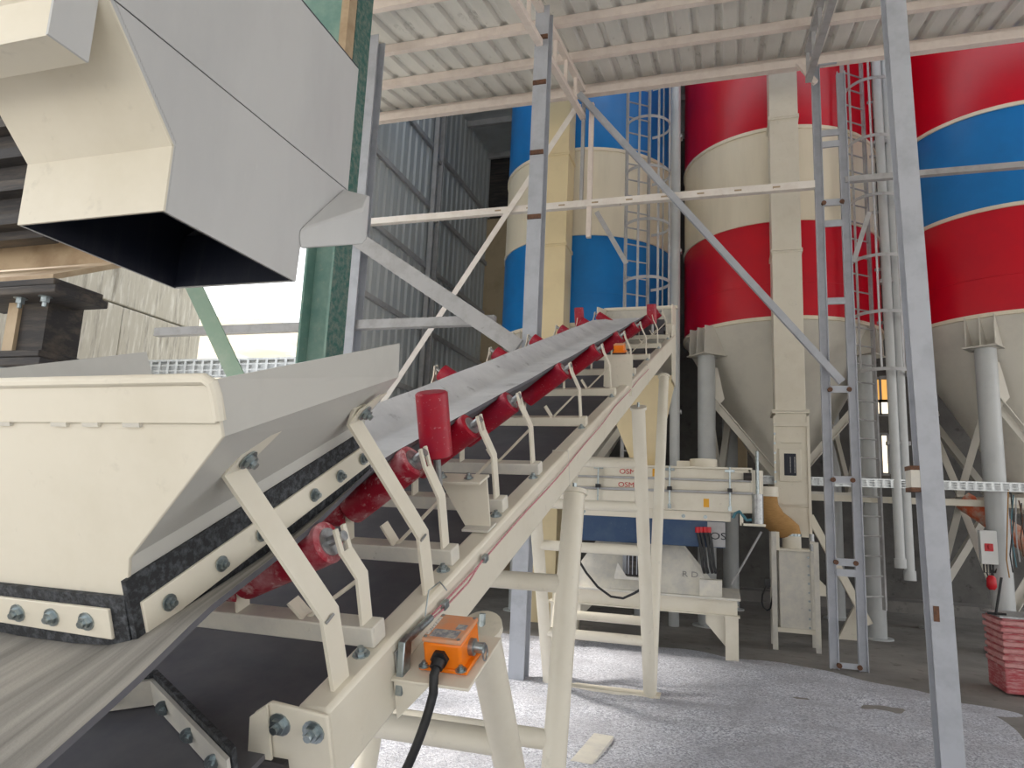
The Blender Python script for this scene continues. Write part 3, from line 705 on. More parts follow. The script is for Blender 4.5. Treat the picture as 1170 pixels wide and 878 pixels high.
RD = .054
def roller(p, q, parent, mt, name='roller'):
    d = (V(q)-V(p)).normalized()
    b = MB().pipe([p, p+d*.004, q-d*.004, q], [RD-.008, RD, RD, RD-.008], n=24)
    o = b.build(name, mt, parent)
    return o
def idler(s, edge, beta, guide=False, dusty=False):
    cb = MB().boxf(P(s, LC, -.342), cu_*.032, cl_*.51, cn_*.026)
    cb = cb.build('idler_crossbar', 'cream_dusty' if s < 2 else 'cream', cv, bevel=.004)
    mt = 'red_dusty' if dusty else 'red_roller'
    L = .30; e = edge-.035
    for sg in (1, -1):
        la = LC+sg*(.425-.032); A = P(s, la, e)
        lb = la-sg*L*math.cos(beta); nb = e-L*math.sin(beta); B = P(s, lb, nb)
        ro = roller(A, B, cb, mt)
        ax = (A-B).normalized()
        MB().tube(A-ax*.004, A+ax*.05, .013, n=10).build('roller_shaft', 'steel_bare', cb)
        MB().tube(A-ax*.002, A+ax*.003, .036, n=20).build('bearing_cap', 'steel_bare', cb)
        MB().tube(B-ax*.03, B+ax*.004, .013, n=10).build('roller_shaft', 'steel_bare', cb)
        lo = LC+sg*.475; up = LC+sg*.425
        MB().strip([P(s, lo, -.335), P(s, lo, -.335+.55*(edge+.335)), P(s, up+sg*.012, edge-.055)], cu_*.05, .008).build('roller_bracket', 'cream', cb)
        for ds in (-.018, .018):       # fork prongs around the shaft
            MB().strip([P(s+ds, up+sg*.012, edge-.058), P(s+ds, up, edge+.006)], cu_*.015, .008).build('bracket_prong', 'cream', cb)
        MB().strip([P(s, lb-sg*.02, -.325), P(s, lb-sg*.012, nb-.02)], cu_*.05, .007).build('roller_bracket', 'cream', cb)
        MB().tube(P(s, lo-sg*.01, -.335+.5*(edge+.335)), P(s, lo-sg*.17, -.32), .006, n=8).build('brace_rod', 'cream', cb)
        MB().strip([P(s, LC+sg*.30, -.318), P(s, LC+sg*.262, nb-.045)], cu_*.045, .007).build('roller_bracket', 'cream', cb)
        if sg == 1:
            MB().bolt(P(s-.06, LC+sg*.49, -.37), cn_, .014, .01).build('bolt', 'zinc', cb)
        if guide:
            g0 = P(s+.03, LC+sg*.415, -.10); up_ = cn_
            if sg == 1 and s < 1: g0 = P(s+.14, LC+.405, -.06)
            gr = MB().pipe([g0, g0+up_*.005, g0+up_*.215, g0+up_*.22], [RD-.006, RD, RD, RD-.006], n=28).build('guide_roller', mt if s > 2 else 'red_roller', cb)
            MB().tube(g0-up_*.1, g0+up_*.005, .013, n=10).build('guide_shaft', 'steel_bare', cb)
    inner = LC+.425-.032-L*math.cos(beta)-.012
    ncen = e-L*math.sin(beta)-.006
    roller(P(s, LC-(inner-LC), ncen), P(s, inner, ncen), cb, mt)
    return cb
for s in (-.5, 0, .5, 1, 2, 3, 4, 5, 6, 7):
    k = trough(s)
    idler(s, {-.5: -.075}.get(s, 0.), R({-.5: 24}.get(s, 35)), guide=s in (0, 6), dusty=s <= .1)
# folded bracket that carries the near guide roller
gb = MB().plate([P(.30, .092, -.175), P(.30, -.085, -.185), P(.30, -.08, -.215), P(.30, -.005, -.36), P(.30, .092, -.36)], cu_*.008).build('guide_roller_bracket', 'cream', cv)
MB().boxf(P(.27, -.0, -.176), cu_*.05, cl_*.095, cn_*.004).build('bracket_shelf', 'cream', gb)
for (l, n) in ((-.06, -.17), (.04, -.17)): MB().bolt(P(.26, l, n), cn_, .011).build('bolt', 'zinc', gb)
for ss, ll, nn, hl, hs in ((.30, .05, -.362, .05, .045),):
    MB().boxf(P(ss, ll, nn), cu_*hs, cl_*hl, cn_*.004).build('mounting_pad', 'cream_dusty', cv)
# V plough that scrapes the return belt
vp = MB().plate([P(-.72, LC, -.465), P(-.92, -.03, -.465), P(-.92, -.03, -.40), P(-.72, LC, -.40)], cu_*-.01).build('plough_blade', 'cream_dusty', cv)
MB().plate([P(-.72, LC, -.465), P(-.92, 2*LC+.03, -.465), P(-.92, 2*LC+.03, -.40), P(-.72, LC, -.40)], cu_*-.01).build('plough_blade', 'cream_dusty', cv)
for sg in (1, -1):
    MB().plate([P(-.705, LC, -.469), P(-.905, LC+sg*.40, -.469), P(-.905, LC+sg*.40, -.385), P(-.705, LC, -.385)], cu_*-.014).build('plough_rubber', 'rubber', cv)
    for q in (.2, .55, .85):
        MB().bolt(P(-.734-.2*q, LC+sg*.395*q, -.432), V(-cu_)*.85+cl_*sg*.4, .012).build('plough_bolt', 'zinc', cv)
MB().boxf(P(-.80, LC, -.50), cu_*.02, cl_*.44, cn_*.018).build('plough_carrier', 'dark_steel', cv)
# side brackets on the rail
MB().strip([P(-.46, .115, -.40), P(-.46, .115, -.52)], cu_*.05, .006).build('cord_lug', 'steel_bare', cv)

# ---------------------------------------------------------------- loading hopper with skirts
hp = thing('loading_hopper', 'cream open-topped loading hopper with rubber skirts over the belt tail', 'hopper', P(-.94, LC, -.08))
SA, SB = -.94, -.16
secA = [(.075, .372), (.075, .268), (-.185, .022), (-.205, -.075)]
secB = [(.035, .352), (.022, .256), (-.10, .13), (-.118, .035)]
def mir(l): return 2*LC-l
for sg in (1, -1):
    def q(sec, s, i):
        l, n = sec[i]; return P(s, l if sg == 1 else mir(l), n)
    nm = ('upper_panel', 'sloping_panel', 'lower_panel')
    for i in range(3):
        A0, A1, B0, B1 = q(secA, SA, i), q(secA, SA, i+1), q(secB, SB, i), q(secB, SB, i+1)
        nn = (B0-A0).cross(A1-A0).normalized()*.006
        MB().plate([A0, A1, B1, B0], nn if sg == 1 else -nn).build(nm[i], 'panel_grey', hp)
# near end plate with lip and overlapped upper band
pl = [(.075, .372), (.078, .268), (-.182, .022), (-.205, -.075)]
pts = [P(SA, l, n) for l, n in pl]+[P(SA, mir(l), n) for l, n in pl[::-1]]
ep = MB().plate(pts, cu_*-.008).build('end_plate', 'cream', hp, bevel=.002)
MB().plate([P(SA-.008, .073, .366), P(SA-.008, .073, .293), P(SA-.008, mir(.073), .293), P(SA-.008, mir(.073), .366)], cu_*-.006).build('upper_band', 'cream', ep, bevel=.003)
MB().pipe([P(SA-.012, mir(.082), .372), P(SA-.012, .060, .374), P(SA-.014, .076, .366), P(SA-.012, .079, .345), P(SA-.010, .079, .30)], .011, n=10).build('rolled_lip', 'cream', ep)
for l in (-.12, -.22, -.30, -.45): MB().boxf(P(SA-.011, l, .291), cl_*.02, cn_*.004, cu_*.005).build('stitch_weld', 'cream_dusty', ep)
# rubber skirts and clamp bars
MB().plate([P(SA-.010, -.195, -.055), P(SA-.010, mir(-.195), -.055), P(SA-.010, mir(-.195), -.158), P(SA-.010, -.5, -.166), P(SA-.010, -.35, -.166), P(SA-.010, -.195, -.155)], cu_*-.012).build('end_skirt', 'rubber', hp)
cb = MB().plate([P(SA-.022, -.232, -.078), P(SA-.022, mir(-.232), -.078), P(SA-.022, mir(-.232), -.135), P(SA-.022, -.232, -.142)], cu_*-.008).build('clamp_bar', 'cream', hp, bevel=.002)
for l in (-.292, -.385, -.48, -.58): MB().bolt(P(SA-.030, l, -.108), -cu_, .0125, .008).build('bolt', 'zinc', cb)
for sg in (1, -1):
    def w(s, l, n): return P(s, l if sg == 1 else mir(l), n)
    MB().plate([w(SA-.02, -.198, -.02), w(SA-.02, -.190, -.158), w(-.55, -.148, -.10), w(SB-.01, -.10, -.022), w(SB-.01, -.115, .10)], cl_*(.012*sg)).build('side_skirt', 'rubber', hp)
    cb = MB().plate([w(SA+.0, -.182, -.072), w(SA+.0, -.178, -.142), w(SB-.01, -.092, .002), w(SB-.01, -.10, .062)], cl_*(.008*sg)).build('clamp_bar', 'cream', hp, bevel=.002)
    if sg == 1:
        for q in (.07, .25, .41, .66, .80, .94):
            s = SA+(SB-SA)*q; MB().bolt(P(s, -.18+.085*q+.010, -.107+.139*q), cl_, .0115, .008).build('bolt', 'zinc', cb)
# bent support arms
for (sb, st) in ((-.68, -.79), (-.20, -.31)):
    am = MB().strip([P(sb, .080, -.372), P(sb-.02, .085, -.19), P(st, -.045, .155), P(st-.004, -.022, .20)], cu_*.065, .009).build('support_arm', 'cream', hp)
    MB().plate([P(st-.035, -.045, .158), P(st+.03, -.045, .158), P(st+.085, .012, .222), P(st+.05, .012, .222), P(st-.02, -.012, .196)], cl_*.007).build('arm_lug', 'cream', am)
    MB().bolt(P(st+.015, -.018, .178), cl_*.75-cn_*.6, .015, .011).build('bolt', 'zinc', am)
    MB().tube(P(sb-.045, .092, -.20), P(sb-.02, .096, -.19), .0035, n=6).build('weld_spatter', 'steel_bare', am)

# ---------------------------------------------------------------- big grey feed chute above
ch = thing('feed_chute', 'large grey sheet steel feed chute hanging over the loading hopper', 'chute', (-1.5, 1.5, 2.5))
XL, XR = -1.73, -1.28
prof = [(1.26, 2.5), (1.26, 2.67), (1.045, 2.885), (.54, 3.39), (2.04, 3.39), (2.04, 2.915), (1.80, 2.68), (1.79, 2.5)]
low = [(1.26, 2.5), (1.26, 2.67), (1.03, 2.897), (2.035, 2.915), (1.80, 2.68), (1.79, 2.5)]
upp = [(1.03, 2.901), (.54, 3.39), (2.04, 3.39), (2.04, 2.919)]
for X_, th in ((XR, .006), (XL, -.006)):
    MB().plate([(X_, y, z) for y, z in low], (th, 0, 0)).build('lower_side_plate', 'grey_paint', ch)
    MB().plate([(X_, y, z) for y, z in upp], (th, 0, 0)).build('upper_side_plate', 'grey_paint', ch)
    MB().plate([(X_-th*.4, y, z) for y, z in prof], (-th*.5, 0, 0)).build('inner_shade_sheet', 'shade_and_window', ch)  # dark sheet stands in for the shade inside the chute
def cross(a, b, mt, name, off):
    (y0, z0), (y1, z1) = a, b
    MB().plate([(XL-.006, y0, z0), (XR+.006, y0, z0), (XR+.006, y1, z1), (XL-.006, y1, z1)], off).build(name, mt, ch)
cross((1.26, 2.5), (1.26, 2.67), 'cream', 'front_lip', (0, -.006, 0))
cross((1.26, 2.67), (.54, 3.39), 'cream', 'front_slope', (0, -.005, -.005))
cross((1.79, 2.5), (1.80, 2.68), 'grey_paint', 'rear_lip', (0, .006, 0))
cross((1.80, 2.68), (2.04, 2.915), 'grey_paint', 'rear_slope', (0, .005, -.005))
cross((2.04, 2.915), (2.04, 3.39), 'grey_paint', 'rear_plate', (0, .006, 0))
cross((.54, 3.39), (2.04, 3.39), 'shade_and_window', 'top_cover', (0, 0, .006))
cross((1.262, 2.502), (1.262, 2.67), 'shade_and_window', 'inner_shade_sheet', (0, .004, 0))
cross((1.788, 2.502), (1.798, 2.68), 'shade_and_window', 'inner_shade_sheet', (0, -.004, 0))
cross((1.265, 2.675), (.56, 3.38), 'shade_and_window', 'inner_shade_sheet', (0, .004, .004))
# folded box bracket at the rear right of the chute
lf = [(1.80, 2.607), (1.787, 2.64), (1.787, 2.668), (2.01, 2.905), (2.03, 2.905), (1.86, 2.64)]; rg = [(2.0, 2.69), (1.99, 2.71), (1.99, 2.815), (2.01, 2.87), (2.03, 2.88), (2.03, 2.72)]
bx = MB().add([(XR+.007, y, z) for y, z in lf]+[(-1.172, y, z) for y, z in rg], [(0, 1, 2, 3, 4, 5), (11, 10, 9, 8, 7, 6)]+[(i, (i+1) % 6, 6+(i+1) % 6, 6+i) for i in range(6)]).build('folded_bracket', 'grey_paint', ch, bevel=.006)
# box beam across the top left, in front of the chute
tb = thing('channel_beam', 'cream channel beam end at the top left in front of the chute', 'beam', (-1.55, .98, 2.74))
MB().box(-2.4, -1.306, .938, 1.03, 2.742, 2.750).build('bottom_plate', 'cream', tb)
MB().box(-2.4, -1.31, 1.0, 1.012, 2.75, 2.9).build('web', 'cream', tb)
MB().box(-1.306, -1.30, .935, 1.03, 2.742, 2.9).build('end_cap', 'grey_paint', tb)
MB().bolt((-1.36, 1.0, 2.80), (0, -1, 0), .010).build('bolt', 'zinc', tb)

# ---------------------------------------------------------------- conveyor trestles
PR = .06
def trestle(name_label, xr, xl, base, ftop, rtop, fbars, rbars, grp):
    t = thing('conveyor_trestle', name_label, 'trestle', ((xr+xl)/2, base, 0), grp)
    def pt(x, top, z): k = z/top[1]; return V((x, base+(top[0]-base)*k, z))
    for top, bars in ((ftop, fbars), (rtop, rbars)):
        sgn = -.04 if top is ftop else .04
        for x in (xr, xl):
            lg = MB().tube(V((x, base+sgn, .06)), V((x, top[0], top[1])), PR, n=24).build('leg', 'cream', t)
            dd = V((0, top[0]-base-sgn, top[1]-.06)).normalized(); e = V((x, top[0], top[1]))
            MB().tube(e-dd*.012, e+dd*.012, PR*1.22, n=24).build('leg_flange', 'cream', lg)
            MB().tube(V((x, base+sgn, .04))-dd*.0, V((x, base+sgn, .04))+dd*.03, PR*1.15, n=24).build('foot_flange', 'cream', lg)
            MB().tube(e, e+V((0, 0, .05)), .012, n=8).build('threaded_rod', 'zinc', lg)
        for z in bars:
            k = (z-.06)/(top[1]-.06); y = base+sgn+(top[0]-base-sgn)*k
            MB().tube((xl, y, z), (xr, y, z), PR*.8, n=20).build('cross_pipe', 'cream', t)
    MB().box(xl-.12, xr+.1, base-.09, base+.09, 0.03, .06).build('base_channel', 'cream', t)
    return t
trestle('near cream pipe trestle carrying the lower half of the conveyor', -.815, -1.81, 3.42, (2.40, 1.42), (3.9, 1.93), (.95,), (1.44, .71), 'conveyor trestles')
trestle('far cream pipe trestle carrying the upper half of the conveyor', -.74, -1.76, 7.45, (6.17, 2.73), (8.78, 3.5), (2.26, 1.87, 1.47, .60), (.70,), 'conveyor trestles')
a, b = on(664, 874, 2, .04), on(690, 842, 2, .04)
tag(MB().bar(a, b, .16, .03).build('floor_channel', 'cream_dusty'), 'dusty cream steel strip lying on the gravel by the near trestle', 'steel strip')

# ---------------------------------------------------------------- discharge chute at the conveyor head
dc = thing('discharge_chute', 'cream open discharge box at the head of the conveyor', 'chute', (-1.1, 9.2, 2.4))
MB().box(-1.62, -.66, 9.55, 9.56, 3.5, 4.62).build('back_plate', 'cream_dusty', dc)
for x in (-1.62, -.66):
    MB().plate([(x, 8.85, 4.0), (x, 8.85, 4.46), (x, 9.55, 4.62), (x, 9.55, 3.5), (x, 9.0, 3.5)], (.012, 0, 0)).build('side_plate', 'cream', dc)
MB().box(-1.64, -.63, 9.53, 9.58, 4.60, 4.64).build('top_rim', 'cream', dc)
hb = MB(); z0, z1 = 2.45, 3.55
for (xa, xb, ya, yb, z) in ((-1.62, -.66, 8.95, 9.56, z1),): pass
v = [(-1.62, 8.95, z1), (-.66, 8.95, z1), (-.66, 9.56, z1), (-1.62, 9.56, z1), (-1.25, 9.9, z0), (-.95, 9.9, z0), (-.95, 10.2, z0), (-1.25, 10.2, z0)]
hb.add(v, [(0, 1, 5, 4), (1, 2, 6, 5), (2, 3, 7, 6), (3, 0, 4, 7)]); hb.build('funnel', 'beige', dc)

# ---------------------------------------------------------------- pull-cord safety switch
def switch(c, ax, ay, az, k, label, full=True):
    t = thing('pull_cord_switch', label, 'switch', c-az*(.045*k), 'orange pull-cord switches')
    MB().boxf(c, ax*.052*k, ay*.064*k, az*.036*k).build('housing', 'orange', t, bevel=.008*k)
    ld = MB().boxf(c+az*.040*k, ax*.053*k, ay*.065*k, az*.006*k).build('lid', 'orange_dusty', t, bevel=.004*k)
    MB().boxf(c-az*.036*k, ax*.066*k, ay*.068*k, az*.006*k).build('mounting_flange', 'orange', t, bevel=.003*k)
    if full:
        MB().boxf(c+az*.0465*k-ay*.034*k, ax*.036*k, ay*.018*k, az*.001).build('type_label', 'label_grey', ld)
        MB().boxf(c+az*.0465*k-ax*.045*k, ax*.004*k, ay*.045*k, az*.001).build('edge_label', 'label_white', ld)
        MB().boxf(c+az*.0465*k+ax*.03*k+ay*.004*k, ax*.013*k, ay*.012*k, az*.001).build('small_label', 'label_grey', ld)
        for i in (-1, 1):
            for j in (-1, 1): MB().tube(c+ax*.045*i*k+ay*.056*j*k+az*.045*k, c+ax*.045*i*k+ay*.056*j*k+az*.048*k, .005, n=8).build('lid_screw', 'zinc', ld)
        for i in (-1, 1): MB().bolt(c+ax*.050*i*k-ay*.066*k-az*.03*k, az, .0095, .006).build('flange_bolt', 'zinc', t)
        g = c-ay*.064*k-ax*.004*k-az*.004*k
        gl = MB().tube(g, g-ay*.012, .024, n=6); gl.tube(g-ay*.012, g-ay*.03-az*.01, .017, n=14)
        gl.build('cable_gland', 'black', t)
        pts = [g-ay*.02-az*.006, g-ay*.045-az*.02, g-ay*.055-az*.06]
        e = pts[-1]
        for i in range(1, 15): pts.append(e+V((0, 0, -.022*i))+cl_*(-.0035*i-.0004*i*i)-ay*(.003*i))
        MB().pipe(pts, .0115, n=12).build('supply_cable', 'black', t)
        h = c+ax*.052*k-az*.002
        MB().tube(h, h+ax*.012, .022, n=16).build('actuator_boss', 'steel_bare', t)
        MB().tube(h, h+ax*.038, .014, n=14).build('actuator_shaft', 'zinc', t)
        rc = h+ax*.036-az*.012
        MB().pipe([rc+ay*(.004*math.cos(a_))+ax*(.003)+az*(.020*math.sin(a_))+ay*(.012*math.cos(a_)) for a_ in [2*math.pi*i/16 for i in range(16)]], .0024, n=6, closed=True).build('pull_ring', 'zinc', t)
    return t
sh_c = P(-.385, .215, -.462)
upv = cn_; hor = cu_
sp = tag(MB().boxf(sh_c, hor*.125, cl_*.105, upv*.004).build('switch_shelf', 'cream', bevel=.002), 'small cream shelf plate on the rail under the orange switch', 'shelf')
MB().plate([sh_c-hor*.12-cl_*.10-upv*.004, sh_c-hor*.12+cl_*.0-upv*.004, sh_c-hor*.12-cl_*.10-upv*.11], hor*.006).build('shelf_rib', 'cream', sp)
switch(P(-.395, .232, -.413), cl_, hor, upv, 1.0, 'orange pull-cord safety switch in the foreground on the conveyor rail')
c = onY(708, 398, 5.3)
switch(c, cl_, cu_, cn_, .75, 'small orange pull-cord switch far up the conveyor', False)
tag(MB().plate([c-cl_*.12-cn_*.05, c+cl_*.1-cn_*.05, c+cl_*.08-cn_*.38, c-cl_*.14-cn_*.30], cu_*.012).build('switch_bracket', 'cream'), 'folded cream bracket under the small far orange switch', 'bracket')
# pull cord along the rail
pc = thing('safety_rope', 'pink pull cord with steel clamps stretched along the conveyor rail', 'cord', P(-.25, .13, -.42))
pts = [P(-.36, .128, -.392)] + [P(-.25+.3*i, .122+.004*math.sin(i*1.7), -.405-.02*math.sin(math.pi*min(1, i/10))) for i in range(17)]
MB().pipe(pts, .0032, n=6).build('cord', 'cord_pink', pc)
MB().pipe([P(-.34, .128, -.40), P(-.22, .130, -.415), P(-.02, .128, -.425), P(.12, .124, -.41)], .003, n=6).build('cord_tail', 'cord_pink', pc)
MB().tube(P(-.44, .128, -.39), P(-.30, .128, -.40), .011, n=12).build('tensioner_sleeve', 'zinc', pc)
for ss in (-.2, .14): MB().boxf(P(ss, .128, -.41), cu_*.016, cl_*.008, cn_*.012).build('cable_clip', 'zinc', pc, bevel=.003)
MB().pipe([P(-.33, .128, -.38), P(-.28, .120, -.33), P(-.2, .118, -.34), P(-.17, .124, -.38)], .002, n=6).build('wire_tail', 'zinc', pc)
tag(MB().boxf(P(-.47, .128, -.44), cu_*.022, cl_*.010, V((0, 0, .065))).build('cord_bracket', 'zinc', bevel=.003), 'bent zinc bracket that holds the pull cord end', 'bracket')

# ================================================================ SCREENING MACHINE
MY = 9.75
sm_ = thing('screening_machine', 'cream screening machine with navy beam on a low steel frame', 'machine', (-1.0, 10.3, 0))
x0, x1 = -2.3, .12
for y in (MY, MY+1.1):
    MB().hbeam((x0, y, .655), (x1, y, .655), .12, .20, (0, 0, 1), .014).build('base_beam', 'cream', sm_)
for x in (x0, x1-.06): MB().hbeam((x, MY, .655), (x, MY+1.1, .655), .12, .20, (0, 0, 1), .014).build('base_beam', 'cream', sm_)
MB().box(x0-.05, x1+.04, MY-.1, MY+1.2, .757, .785).build('deck_plate', 'cream_dusty', sm_, bevel=.004)
for x in (x1-.07, x0+.07):
    for y in (MY, MY+1.1):
        lg = MB().hbeam((x, y, 0), (x, y, .55), .16, .15, (0, 1, 0), .014).build('leg', 'cream', sm_)
        sg = -1 if x > -1 else 1
        MB().plate([(x+sg*.07, y, .55), (x+sg*.32, y, .55), (x+sg*.32, y, .45), (x+sg*.07, y, .17)], (0, .012, 0)).build('gusset', 'cream', lg)
        MB().box(x-.1, x+.1, y-.09, y+.09, .545, .565).build('leg_cap', 'cream', lg)
# discharge hood (pyramid) under the screen
v = [(-2.15, MY+.0, .785), (-.12, MY+.0, .785), (-.12, MY+1.0, .785), (-2.15, MY+1.0, .785), (-1.75, MY+.3, 1.42), (-.62, MY+.3, 1.42), (-.62, MY+.8, 1.42), (-1.75, MY+.8, 1.42)]
MB().add(v, [(0, 1, 5, 4), (1, 2, 6, 5), (2, 3, 7, 6), (3, 0, 4, 7), (4, 5, 6, 7)]).build('hood', 'cream_dusty', sm_)
fr = V((0, .3, .635)).normalized(); pxy = onY(779, 657, MY+.12)
text_part('lettering', 'R D', .11, V((pxy.x, MY+.105, .995)), (1, 0, 0), fr, 'grey_text', sm_, 1.2, .012)
# navy beam
MB().box(-2.15, -.02, MY+.0, MY+.12, 1.40, 1.74).build('navy_beam', 'navy', sm_, bevel=.006)
p = onY(811, 619, MY-.01); MB().box(p.x-.03, -.022, MY-.003, MY, 1.41, 1.73).build('name_plate', 'steel_grey', sm_)
text_part('lettering', 'OS', .13, V((p.x, MY-.006, p.z+.03)), (1, 0, 0), (0, 0, 1), 'dark_text', sm_, 1.25)
for px in (667, 729, 781, 806): 
    p = onY(px, 597, MY); MB().bolt((p.x, MY-.02, 1.79), (0, -1, 0), .016).build('bolt', 'zinc', sm_)
MB().box(-2.2, .05, MY-.02, MY+.9, 1.74, 1.86).build('lower_tray', 'cream', sm_, bevel=.006)
# stacked decks
MB().box(-2.25, .33, MY-.08, MY+1.0, 1.86, 2.10).build('lower_deck', 'cream', sm_, bevel=.01)
MB().box(-2.25, .33, MY-.11, MY+1.0, 2.10, 2.13).build('deck_flange', 'steel_grey', sm_)
MB().box(-2.25, .30, MY-.07, MY+1.0, 2.13, 2.26).build('middle_deck', 'cream', sm_, bevel=.01)
MB().box(-2.25, .30, MY-.10, MY+1.0, 2.26, 2.285).build('deck_flange', 'steel_grey', sm_)
MB().box(-2.25, .28, MY-.06, MY+1.0, 2.285, 2.42).build('upper_deck', 'cream', sm_, bevel=.01)
MB().box(-2.25, .32, MY-.09, MY+1.0, 2.42, 2.445).build('deck_flange', 'cream', sm_)
MB().lathe((.30, MY+.10, 0), [(.0, 1.88), (.16, 1.88), (.16, 2.42), (0, 2.42)], 20, -math.pi/2, math.pi/2).build('rounded_end', 'cream', sm_)
for (px, py, dy, z) in ((707.5, 541, -.062, 2.318), (706, 556, -.072, 2.155)):
    p = onY(px, py, MY+dy); text_part('lettering', 'OSM', .095, V((p.x, MY+dy, p.z-.005)), (1, 0, 0), (0, 0, 1), 'red_text', sm_, 1.15)
p = onY(807, 575, MY-.08); MB().box(p.x-.035, p.x+.035, MY-.084, MY-.08, p.z-.055, p.z+.055).build('warning_sticker', 'yellow', sm_)
p = onY(748, 540, MY-.07); MB().box(p.x-.03, p.x+.03, MY-.066, MY-.06, p.z-.055, p.z+.05).build('warning_sticker', 'yellow', sm_)
for px in (683, 765, 834):
    p = onY(px, 565, MY-.14); x = p.x
    lt = MB().tube((x, MY-.14, 1.92), (x, MY-.14, 2.44), .012, n=8).build('latch_rod', 'zinc', sm_)
    MB().box(x-.03, x+.03, MY-.17, MY-.08, 2.12, 2.17).build('latch_knob', 'black', lt)
    MB().box(x-.06, x+.06, MY-.15, MY-.09, 2.38, 2.41).build('latch_bar', 'zinc', lt)
    MB().box(x-.022, x+.022, MY-.15, MY-.12, 1.88, 1.94).build('latch_eye', 'zinc', lt)
p = onY(804, 541, MY+.3)
MB().tube((p.x, MY+.15, 2.36), (p.x, MY+.15, 2.56), .18, n=28).build('vibrator_housing', 'cream', sm_, bevel=.01)
MB().box(p.x-.35, p.x, MY+.1, MY+.2, 2.45, 2.53).build('vibrator_arm', 'cream', sm_)
# air cylinder at the right end
p = onY(866, 590, MY-.1); q = onY(866, 565, MY-.1)
ac = MB().tube((p.x, MY-.1, p.z-.1), (p.x, MY-.1, q.z), .07, n=18).build('air_cylinder', 'steel_bare', sm_)
MB().tube((p.x, MY-.1, q.z), (p.x, MY-.1, q.z+.55), .022, n=10).build('cylinder_rod', 'zinc', ac)
MB().box(p.x-.20, p.x+.09, MY-.16, MY-.04, p.z-.13, p.z-.10).build('cylinder_bracket', 'cream', ac)
MB().box(p.x-.22, p.x-.18, MY-.16, MY-.04, p.z-.13, p.z+.03).build('cylinder_bracket', 'cream', ac)
b0 = onY(840, 587, MY-.15)
MB().pipe([b0+V((-.03, 0, -.06)), b0+V((0, 0, 0)), b0+V((.05, 0, .03)), b0+V((.09, 0, -.02)), b0+V((.14, 0, -.08)), b0+V((.2, 0, -.07))], .02, n=8).build('air_hose', 'teal', sm_)
p = onY(855, 545, MY-.1); MB().tube((p.x-.06, MY-.1, p.z), (p.x+.04, MY-.1, p.z), .05, n=12).build('hand_wheel', 'dark_steel', sm_)
# cables with red caps into a junction box
bx = onY(812, 660, MY-.02)
for i, px in enumerate((797, 801, 806, 810)):
    a = onY(px, 607, MY-.05); b = onY(px+6, 648, MY-.05)
    cbl = MB().pipe([a, a*.6+b*.4+V((.01, 0, 0)), b, b+V((.02, .03, -.08))], .02, n=8).build('power_cable', 'black', sm_)
    MB().tube(a+V((0, 0, -.02)), a+V((0, 0, .05)), .03, n=10).build('cable_cap', 'red_switch', cbl)
MB().box(bx.x-.14, bx.x+.14, MY-.04, MY+.14, .785, .99).build('junction_box', 'cream_dusty', sm_)
# motor with fins on a bracket, slack cable
p = onY(723, 655, MY-.15)
mo = MB().tube((p.x, MY+.0, .98), (p.x, MY+.0, 1.36), .13, n=20).build('vibration_motor', 'dark_steel', sm_)
for i in range(9):
    a = R(180+22*i); MB().bar((p.x+.13*math.cos(a), MY+.13*math.sin(a), 1.0), (p.x+.13*math.cos(a), MY+.13*math.sin(a), 1.33), .008, .05, (math.cos(a), math.sin(a), 0)).build('cooling_fin', 'steel_blue', mo)
MB().box(p.x-.24, p.x+.2, MY-.16, MY+.12, .93, .97).build('motor_bracket', 'cream_dusty', sm_)
MB().plate([(p.x-.24, MY-.16, .97), (p.x-.08, MY-.16, .97), (p.x-.2, MY-.16, 1.14)], (0, .012, 0)).build('bracket_ear', 'cream_dusty', sm_)
pts = [onY(x, y, MY-.3) for x, y in ((662, 642), (670, 655), (683, 671), (698, 682), (712, 684), (725, 678), (738, 670))]
MB().pipe(pts, .016, n=8).build('motor_cable', 'black', sm_)
# white diagonal rod at the right
a, b = onY(870, 608, MY+.4), onY(836, 668, MY+.4)
tag(MB().tube(a, b, .014, n=8).build('brace_rod', 'steel_grey'), 'thin grey rod slanting down beside the screening machine', 'rod')

# ---------------------------------------------------------------- filling bin with sleeve
BN = 11.0
fb = thing('filling_bin', 'grey steel filling bin on angle legs below the tan sleeve', 'bin', (.93, BN, 0))
xa, xb = .71, 1.13
MB().box(xa, xb, BN, BN+.4, .24, 1.36).build('bin_body', 'cream_dusty', fb, bevel=.006)
MB().box(xa+.01, xb-.01, BN-.008, BN, .80, .83).build('bin_seam', 'cream_dusty', fb)
MB().box(xa-.06, xb+.05, BN-.04, BN+.44, 1.36, 1.39).build('top_plate', 'cream', fb)
MB().tube((.90, BN+.18, 1.39), (.90, BN+.18, 1.60), .13, n=24).build('inlet_neck', 'cream', fb)
MB().tube((.90, BN+.18, 1.565), (.90, BN+.18, 1.60), .14, n=24).build('neck_clamp', 'zinc', fb)
for x in (xa-.07, xb+.07):
    for y in (BN-.02, BN+.42):
        MB().angle((x, y, 0), (x, y, 1.62 if x < .9 else 1.5), .07, .01, (0, 1, 0)).build('leg', 'cream_dusty', fb)
MB().box(xa-.07, xb+.07, BN-.04, BN-.01, .24, .30).build('lower_rail', 'cream', fb)
for i in range(9): MB().bolt((xb-.03, BN, .32+.12*i), (0, -1, 0), .01).build('bolt', 'zinc', fb)
for z in (1.42, 1.56): MB().tube((xb+.02, BN-.02, z-.05), (xb+.02, BN-.02, z+.05), .035, n=12).build('air_valve', 'steel_bare', fb)
MB().box(xa-.05, xa+.01, BN-.03, BN+.03, 1.36, 1.62).build('guide_block', 'cream', fb)
